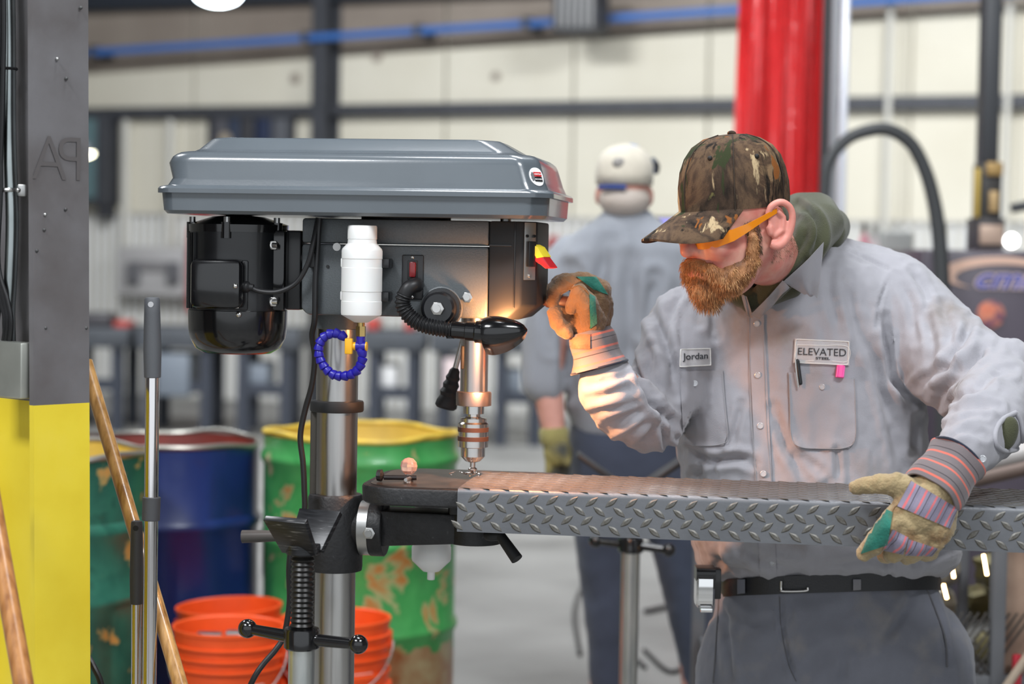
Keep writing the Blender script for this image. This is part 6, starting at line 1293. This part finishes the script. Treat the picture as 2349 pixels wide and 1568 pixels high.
def cuff(name, a, b, ra, rb_, m, parent, mid=None, wob=.0025):
    """a flared tube in its own object axes so woven stripes run round it"""
    a = np.array(a); b = np.array(b); L = np.linalg.norm(b-a); seg = 40; nr_ = 14; V, F = [], []
    for lay in (0, 1):
        for j in range(nr_):
            t = j/(nr_-1); r_ = ra+(rb_-ra)*t + .003*math.sin(t*PI*2.2) - lay*.003
            for k in range(seg): an = 2*PI*k/seg; rr = r_*(1+.05*math.sin(2*an+1)+.03*math.sin(5*an+t*3)); V.append((rr*math.cos(an), rr*math.sin(an), L*t))
    for lay in (0, 1):
        o0 = lay*seg*nr_
        for j in range(nr_-1):
            for k in range(seg): F.append((o0+j*seg+k, o0+j*seg+(k+1) % seg, o0+(j+1)*seg+(k+1) % seg, o0+(j+1)*seg+k))
    for k in range(seg): F.append(((nr_-1)*seg+k, (nr_-1)*seg+(k+1) % seg, seg*nr_+(nr_-1)*seg+(k+1) % seg, seg*nr_+(nr_-1)*seg+k)); F.append((k, (k+1) % seg, seg*nr_+(k+1) % seg, seg*nr_+k))
    o = bpy.data.objects.new(name, mesh_data(name, (V, F), m, 60)); COL.objects.link(o); o.parent = parent
    M = Matrix.Translation(Vector(a)) @ Vector(b-a).to_track_quat('Z', 'Y').to_matrix().to_4x4(); o.matrix_basis = chain(parent).inverted() @ M; return o, M
ca, cb2 = g(1353, 758, 3.772), g(1375, 842, 3.768)
cu, Mc = cuff('glove_cuff', ca, cb2, .040, .0545, M_cuff, gR)
def bound(name, a, b, r, m, parent):
    t_ = torus(np.array(b), np.array(b)-np.array(a), r, .0026, 36, 8); return wsub(name, t_, m, parent)
bound('cuff_binding', ca, cb2, .0545, M_navy_b, gR)
cskin = Skin(*(lambda o: ([Mc@v.co for v in o.data.vertices], [tuple(p.vertices) for p in o.data.polygons]))(cu))
wsub('cuff_patch', drape(cskin, [(1306, 766), (1354, 766), (1354, 800), (1302, 800)], 8, 5, .0012, .0015), M_leathd, gR)
# his left hand laid over the front lip of the tread
h_ = lambda px, py, Y: at(px, py, Y)
Yg = 3.405
lp_ = [capsule(h_(2146, 1120, Yg+.012), .040, h_(2112, 1178, Yg+.004), .041), capsule(h_(2158, 1140, Yg+.014), .034, h_(2150, 1210, Yg+.006), .030), capsule(h_(2090, 1150, Yg+.008), .032, h_(2078, 1200, Yg+.0), .030), capsule(h_(2110, 1190, Yg), .032, h_(2140, 1215, Yg), .028)]
lp_ += chainm([(h_(2092, 1130, Yg+.012), .030), (h_(2058, 1112, Yg+.012), .022), (h_(2016, 1108, Yg+.022), .0165), (h_(1984, 1112, Yg+.034), .0145), (h_(1962, 1118, Yg+.040), .0125)], 16)
lp_ += chainm([(h_(2070, 1172, Yg), .024), (h_(2040, 1205, Yg-.010), .0225), (h_(2005, 1248, Yg-.002), .0190), (h_(1982, 1268, Yg+.012), .0150)], 16)
lp_ += chainm([(h_(2090, 1205, Yg), .023), (h_(2068, 1240, Yg-.010), .0205), (h_(2050, 1266, Yg+.010), .018), (h_(2030, 1272, Yg+.040), .015)], 16)
lp_ += chainm([(h_(2120, 1212, Yg), .022), (h_(2104, 1246, Yg-.008), .020), (h_(2092, 1270, Yg+.012), .0175), (h_(2080, 1274, Yg+.042), .015)], 16)
lp_ += chainm([(h_(2150, 1214, Yg+.004), .020), (h_(2140, 1246, Yg-.002), .018), (h_(2132, 1266, Yg+.016), .016), (h_(2122, 1270, Yg+.040), .0135)], 16)
LV, LFf = glove_part('g', lp_, None, .0028, '')
gL = wobj('work_glove', (LV, LFf), M_leath, ang=180, label='worn tan glove with striped back gripping the tread')
skL = Skin(LV, LFf)
wsub('green_patch', drape(skL, [(2018, 1160), (2048, 1174), (2036, 1250), (1974, 1270)], 8, 14, .0012, .0018), M_green, gL)
def drape_own(name, quad, ns, nt, off, th, m, parent, skin):
    V, F = drape(skin, quad, ns, nt, off, th); q = np.array(quad); a = skin.hit(*q[0], 0); b = skin.hit(*q[1], 0); c = skin.hit(*q[3], 0); X = (b-a)/np.linalg.norm(b-a); Z = np.cross(X, c-a); Z /= np.linalg.norm(Z); Yv = np.cross(Z, X)
    M = Matrix(((X[0], Yv[0], Z[0], a[0]), (X[1], Yv[1], Z[1], a[1]), (X[2], Yv[2], Z[2], a[2]), (0, 0, 0, 1))); Mi = np.array(M.inverted()); Vl = np.array(V)@Mi[:3, :3].T+Mi[:3, 3]
    o = bpy.data.objects.new(name, mesh_data(name, (Vl, F), m, 60)); COL.objects.link(o); o.parent = parent; o.matrix_basis = chain(parent).inverted() @ M; return o
drape_own('glove_back_cloth', [(2090, 1102), (2198, 1166), (2180, 1212), (2058, 1160)], 16, 8, .0015, .0016, M_back, gL, skL)
drape_own('knuckle_cloth', [(2048, 1214), (2084, 1232), (2072, 1272), (2024, 1262)], 8, 8, .0012, .0012, M_back, gL, skL); drape_own('knuckle_cloth', [(2084, 1236), (2152, 1258), (2138, 1276), (2076, 1274)], 8, 6, .0012, .0012, M_back, gL, skL)
wsub('glove_seam', cord_on(skL, [(2090, 1102), (2066, 1150), (2050, 1166), (2042, 1200), (2046, 1236)], .0012, .001), mat('leather_seam', srgb(120, 92, 60)), gL)
ca, cb2 = h_(2132, 1134, Yg+.012), h_(2196, 1052, Yg+.050)
cuff('glove_cuff', ca, cb2, .052, .0515, M_cuff, gL); bound('cuff_binding', ca, cb2, .0515, M_navy_b, gL); 
# sleeve slit with the olive lining of the sweatshirt, and the cuff button
slit = [(2330, 946), (2342, 970), (2346, 1000), (2338, 1026), (2306, 1034), (2286, 1020), (2284, 990), (2300, 962), (2330, 946)]
sc_ = SK.hit(2312, 994, 0.); rt_ = np.array(Matrix.Rotation(R(14), 3, 'Y')); wsub('sleeve_lining', ball(sc_+np.array([0, .002, 0]), 1., 20, 14, (.0185, .012, .031), rt_), M_hood, shirt)
wsub('sleeve_slit_edge', cord_on(SK, slit, .0048, .003, 5, 8), M_shirt, shirt)
button(2254, 1052, .0065, .003)
# --- trousers, belt, buckle, boots
tr = [trow(1335, 1655, 2142, 3.905, 4.21, tilt=.2), trow(1360, 1648, 2148, 3.89, 4.225, tilt=.2), trow(1420, 1640, 2170, 3.875, 4.25, tilt=.1), trow(1500, 1634, 2186, 3.865, 4.26), trow(1568, 1630, 2192, 3.865, 4.26), trow(1640, 1625, 2196, 3.87, 4.26)]
tm = [loft(tr)] + chainm([((xl+.0, 4.05, .66), .165), ((xl-.05, 4.04, .40), .12), ((xl-.10, 4.05, .10), .10)]) + chainm([((xr-.0, 4.05, .66), .165), ((xr+.07, 4.04, .40), .12), ((xr+.13, 4.05, .10), .10)])
TV, TF = blob(tm, .0065, 8); TV, TF = wrinkle(TV, TF, .006, 8., 4.4); TV, TF = wrinkle(TV, TF, .0028, 24., 2.)
TV, TF = folds(TV, TF, [([(1790, 1365), (1794, 1440), (1812, 1520), (1836, 1568)], 5, .006), ([(1812, 1370), (1818, 1440), (1840, 1520)], 4, .003), ([(2128, 1345), (2150, 1400), (2168, 1460), (2172, 1520)], 5, .006), ([(2100, 1350), (2060, 1420), (2020, 1480)], 9, .006), ([(1650, 1370), (1668, 1450), (1676, 1568)], 7, .006), ([(1840, 1560), (1900, 1500), (1980, 1480)], 14, .005), ([(1940, 1500), (1930, 1568)], 8, .006), ([(1640, 1400), (1700, 1430), (1760, 1430)], 12, .004)])
trs = wobj('trousers', (TV, TF), M_trs, ang=180); SKT = Skin(TV, TF)
wsub('fly_stitch', cord_on(SKT, [(1788, 1368), (1792, 1440), (1808, 1520), (1826, 1562)], .0011, .001), M_trs_seam, trs); wsub('pocket_edge', cord_on(SKT, [(2122, 1344), (2146, 1400), (2168, 1466), (2172, 1530)], .0022, .001), M_trs_seam, trs); wsub('side_seam', cord_on(SKT, [(1650, 1362), (1645, 1440), (1640, 1520), (1636, 1566)], .002, .001), M_trs_seam, trs)
bel = []
for (py_, dz_) in ((1350, 0), (1316, 0)):
    pass
def belt_ring(dy, grow): 
    q = np.array(trow(1345, 1655, 2146, 3.878, 4.23, tilt=.2)); c = q.mean(0); o_ = c+(q-c)*np.array([1+grow/.24, 1+grow/.17, 1]); o_[:, 2] = q[:, 2]+dy + (o_[:, 0]-c[0])*.03; return [tuple(p) for p in o_]
belt = wobj('belt', loft([belt_ring(-.015, .004), belt_ring(.020, .004), belt_ring(.020, -.004), belt_ring(-.015, -.004), belt_ring(-.015, .004)], caps=False), mat('black_belt_leather', srgb(26, 26, 30), .4, bump=.1, bscale=300), ang=40)
bkp = [(1790, 1332), (1790, 1358), (1822, 1360), (1852, 1356)]
SKB = Skin(*(lambda o: ([chain(o)@v.co for v in o.data.vertices], [tuple(p.vertices) for p in o.data.polygons]))(belt))
wsub('buckle', tube([SKB.hit(1792, 1332, .006), SKB.hit(1792, 1350, .006), SKB.hit(1797, 1355, .007), SKB.hit(1848, 1354, .007), SKB.hit(1853, 1347, .006)], .0028, 8, 5), M_chr, belt)
for px in (1966, 1700): wsub('belt_loop', drape(SKB, [(px-9, 1328), (px+9, 1328), (px+9, 1360), (px-9, 1362)], 3, 8, .003, .003), M_trs, trs)
for xx, s in ((xl-.10, -1), (xr+.13, 1)):
    b_ = blob([capsule((xx, 4.08, .10), .062, (xx, 4.06, .22), .060), ell((xx+s*.02, 4.0, .055), (.055, .12, .055)), ell((xx, 4.06, .04), (.05, .11, .04))], .008, 4); V = np.array(b_[0]); V[:, 2] = np.maximum(V[:, 2], 0.0); wobj('boot', (V, b_[1]), mat('brown_boot', srgb(80, 60, 46), .6), ang=180)
# --- pen, marker and tape measure he carries
p0, p1 = SK.hit(1826, 826, .008), SK.hit(1834, 900, .004)
pn = thing('pen', p1, 'black and silver pen clipped in the shirt pocket', 'pen')
obj('pen_barrel', capsule(SK.hit(1829, 828, .007), .0042, SK.hit(1836, 878, .0035), .0042, 12), M_blk, pn); obj('pen_clip', tube([SK.hit(1825, 824, .013), SK.hit(1827, 850, .013), SK.hit(1832, 888, .010)], .0018, 8, 4), M_chr, pn)
mk = thing('marker', SK.hit(1926, 880, .004), 'bright pink marker cap sticking out of the shirt pocket', 'marker')
obj('marker_cap', cyl(SK.hit(1926, 866, .008), SK.hit(1929, 838, .008), .0085, 14, bev=.001), mat('hot_pink', srgb(255, 92, 170), .4), mk)
for k in range(4): obj('cap_rib', cyl(SK.hit(1919+k*5, 864, .014), SK.hit(1922+k*5, 840, .014), .0012, 6), mat('hot_pink_rib', srgb(250, 120, 190), .4), mk)
tpc = at(1618, 1348, 3.92)
tp = thing('tape_measure', tpc-np.array([0, 0, .045]), 'chrome tape measure clipped on the belt at the worker\'s right hip', 'tape measure')
M_chr2 = mat('bright_chrome', srgb(235, 235, 235), .06, 1.)
ring_t = lambda x, s: [(tpc[0]+x, tpc[1]+y, tpc[2]+z) for y, z in rrect(0, 0, .062*s, .074*s, .018*s, 5)]
obj('tape_case', loft([ring_t(-.020, .86), ring_t(-.016, 1), ring_t(.012, 1), ring_t(.016, .86)]), M_chr2, tp); obj('tape_bumper', loft([[(tpc[0]-.0205+k*.0375, tpc[1]+y, tpc[2]+z+.030) for y, z in rrect(0, 0, .058, .026, .008, 4)] for k in (0, 1)]), M_blk, tp); obj('tape_hook', mbox(tpc+np.array([-.012, -.034, -.043]), tpc+np.array([.012, -.006, -.034]), .002), M_chr2, tp); obj('belt_clip', mbox(tpc+np.array([.014, -.012, -.02]), tpc+np.array([.030, .012, .04]), .002), M_blk, tp)
# ------------------------------------------------------------------ the man standing in the back
BM = thing('person', (at(1440, 1000, 6.05)[0], 6.05, 0), 'man in back seen from behind in a pale cap, grey shirt and navy trousers', 'person')
Y0 = 6.05
bt = [trow(990, 1312, 1588, 5.93, 6.20), trow(930, 1302, 1592, 5.91, 6.20), trow(850, 1290, 1590, 5.90, 6.21), trow(740, 1278, 1596, 5.88, 6.22), trow(640, 1272, 1600, 5.88, 6.22), trow(570, 1288, 1580, 5.89, 6.20), trow(530, 1320, 1548, 5.91, 6.18), trow(502, 1362, 1512, 5.95, 6.14), trow(478, 1388, 1490, 5.98, 6.11)]
bs = [loft(bt)] + chainm([(pt(1316, 590, Y0), .075), (pt(1280, 650, 6.04), .078), (pt(1256, 760, 6.02), .076), (pt(1246, 880, 5.99), .066)]) + chainm([(pt(1560, 590, Y0), .075), (pt(1604, 680, Y0), .078), (pt(1640, 800, 6.14), .068)])
V, F = blob(bs, .009, 8); V, F = wrinkle(V, F, .008, 6., 8., (1, 1, .5)); V, F = folds(V, F, [([(1310, 620), (1298, 760), (1304, 900)], 14, .03), ([(1400, 560), (1372, 660), (1360, 760)], 16, .018), ([(1440, 600), (1450, 720), (1440, 860)], 16, .018), ([(1500, 640), (1480, 760)], 14, .016), ([(1340, 600), (1330, 740)], 10, .008), ([(1250, 700), (1262, 800)], 10, .008)])
obj('shirt', (V, F), cloth('pale_grey_twill', srgb(148, 152, 160), .08, 4.), BM, ang=180)
hc = at(1432, 424, 6.02)
body = [ell(hc+(0, 0, .0), (.076, .095, .105)), capsule(hc+np.array([.012, .015, -.06]), .058, at(1440, 505, 6.04), .064), ell(hc+np.array([.078, -.005, -.035]), (.012, .02, .03)), ell(hc+np.array([-.078, -.005, -.035]), (.012, .02, .03))]
body += chainm([(at(1440, 520, 6.05), .07), (at(1440, 760, 6.05), .12), (at(1440, 960, 6.05), .12)]) + chainm([(at(1320, 590, Y0), .055), (at(1252, 860, 5.99), .048), (at(1262, 930, 5.97), .044), (at(1272, 1000, 5.95), .034)]) + chainm([(at(1440, 570, Y0), .07), (at(1560, 590, Y0), .055), (at(1640, 800, 6.14), .05), (at(1600, 900, 6.3), .036)]) + chainm([(at(1320, 590, Y0), .055), (at(1440, 570, Y0), .07)])
lz = at(1390, 1240, Y0); rz_ = at(1570, 1240, Y0)
body += chainm([(at(1400, 1000, Y0), .08), (lz, .06), (at(1385, 1600, Y0), .045)]) + chainm([(at(1510, 1000, Y0), .08), (rz_, .06), (at(1600, 1600, Y0), .045)])
V, F = blob(body, .008, 4); obj('body', (V, F), mat('skin_back', srgb(206, 152, 138), .5, sss=.08, noise_amt=.12, nscale=20), BM, ang=180)
hr = ell(hc+np.array([0, -.02, -.045]), (.078, .085, .055)); obj('hair', hr, mat('grey_white_hair', srgb(196, 184, 174), .7), BM)
# cap seen from behind: crown, strap, blue top and bill turned away
cr2 = []
for z, a_, b_ in ((-.012, .086, .105), (.02, .088, .107), (.055, .084, .102), (.085, .068, .085), (.102, .044, .056), (.112, .012, .015)): cr2.append([tuple(hc+np.array([a_*math.cos(t), b_*math.sin(t), z+.012+.025*math.sin(t)*0])) for t in np.linspace(0, 2*PI, 41)[:-1]])
cp = obj('cap', loft(cr2), cloth('pale_cap_cloth', srgb(216, 208, 192), .15, 14), BM, ang=180)
def bsub(name, VF, m, p): return sub(name, (inv_parent(np.array(VF[0]), BM), VF[1]), m, p)
bsub('cap_strap', tube([hc+np.array([.0905*math.cos(t), .108*math.sin(t)*1.0, -.010]) for t in np.linspace(PI*1.18, PI*1.50, 12)], .0075, 8), mat('blue_strap', srgb(40, 66, 132), .6), cp)
bsub('cap_button_panel', ball(hc+np.array([.004, .0, .108]), .045, 18, 8, (1., 1., .35)), mat('blue_panel', srgb(70, 130, 200), .6), cp)
bsub('cap_emblem', ball(hc+np.array([-.022, -.096, .062]), .02, 12, 8, (1, .5, .8)), mat('emblem_grey', srgb(150, 146, 142), .7), cp)
bl_ = [hc+np.array([.05+.06*math.cos(t)*.9, .09+.08*math.sin(t), .045-.03*math.cos(t)**2]) for t in np.linspace(-PI/2, PI/2, 12)]
bsub('cap_bill', loft([[tuple(hc+np.array([x, .095+y*.085, .012-.10*x*x/.09])) for x in np.linspace(-.075, .075, 12)] for y in (0, .5, 1)] , caps=False, closed=False), mat('blue_panel', srgb(70, 130, 200)), cp)
obj('sunglasses', tube([hc+np.array([.084, -.01, .075]), hc+np.array([.098, .03, .062]), hc+np.array([.100, .07, .045])], .010, 10), mat('shade_dark', srgb(46, 56, 70), .3), BM)
# glove hanging down, trousers, boots
gm = [capsule(at(1274, 1000, 5.95), .038, at(1280, 1040, 5.94), .044)] + [capsule(at(1262+i*12, 1046, 5.93+.008*i), .016, at(1260+i*12, 1096+(6 if i in (1, 2) else 0), 5.93+.008*i), .013) for i in range(4)] + [capsule(at(1296, 1020, 5.915), .016, at(1300, 1062, 5.905), .013)]
V, F = blob(gm, .0045, 3); gl2 = obj('work_glove', (V, F), ramp_mat('grey_yellow_glove', [(.4, srgb(64, 66, 62)), (.55, srgb(120, 112, 70)), (.7, srgb(168, 156, 96))], 14, .8), BM, ang=180)
bsub('glove_cuff', lathe([(.040, 0), (.045, .01), (.046, .04), (.040, .05)], at(1272, 1018, 5.95)-np.array([0, 0, .0]), (-.08, 0, 1), 24), cloth('yellow_knit', srgb(158, 150, 96), .2, 30), gl2)
bt2 = [trow(952, 1312, 1580, 5.93, 6.19), trow(1010, 1306, 1588, 5.92, 6.20), trow(1080, 1304, 1594, 5.91, 6.21), trow(1150, 1310, 1606, 5.92, 6.21)]
tm = [loft(bt2)] + chainm([(at(1380, 1130, Y0), .098), (at(1385, 1300, Y0), .078), (at(1396, 1480, Y0), .062), (at(1398, 1620, Y0), .058)]) + chainm([(at(1530, 1130, Y0), .100), (at(1568, 1300, Y0), .082), (at(1600, 1480, Y0), .066), (at(1616, 1620, Y0), .060)])
V, F = blob(tm, .009, 8); V, F = wrinkle(V, F, .008, 7., 1.); obj('trousers', (V, F), cloth('navy_trousers', srgb(66, 72, 88), .2, 5.), BM, ang=180)
for px in (1398, 1616):
    q = at(px, 1620, Y0); b_ = blob([capsule((q[0], Y0, .10), .055, (q[0], Y0, .16), .055), ell((q[0], Y0+.05, .05), (.05, .13, .05))], .009, 3); V = np.array(b_[0]); V[:, 2] = np.maximum(V[:, 2], 0); obj('boot', (V, b_[1]), mat('dark_boot', srgb(60, 52, 46), .6), BM, ang=180)
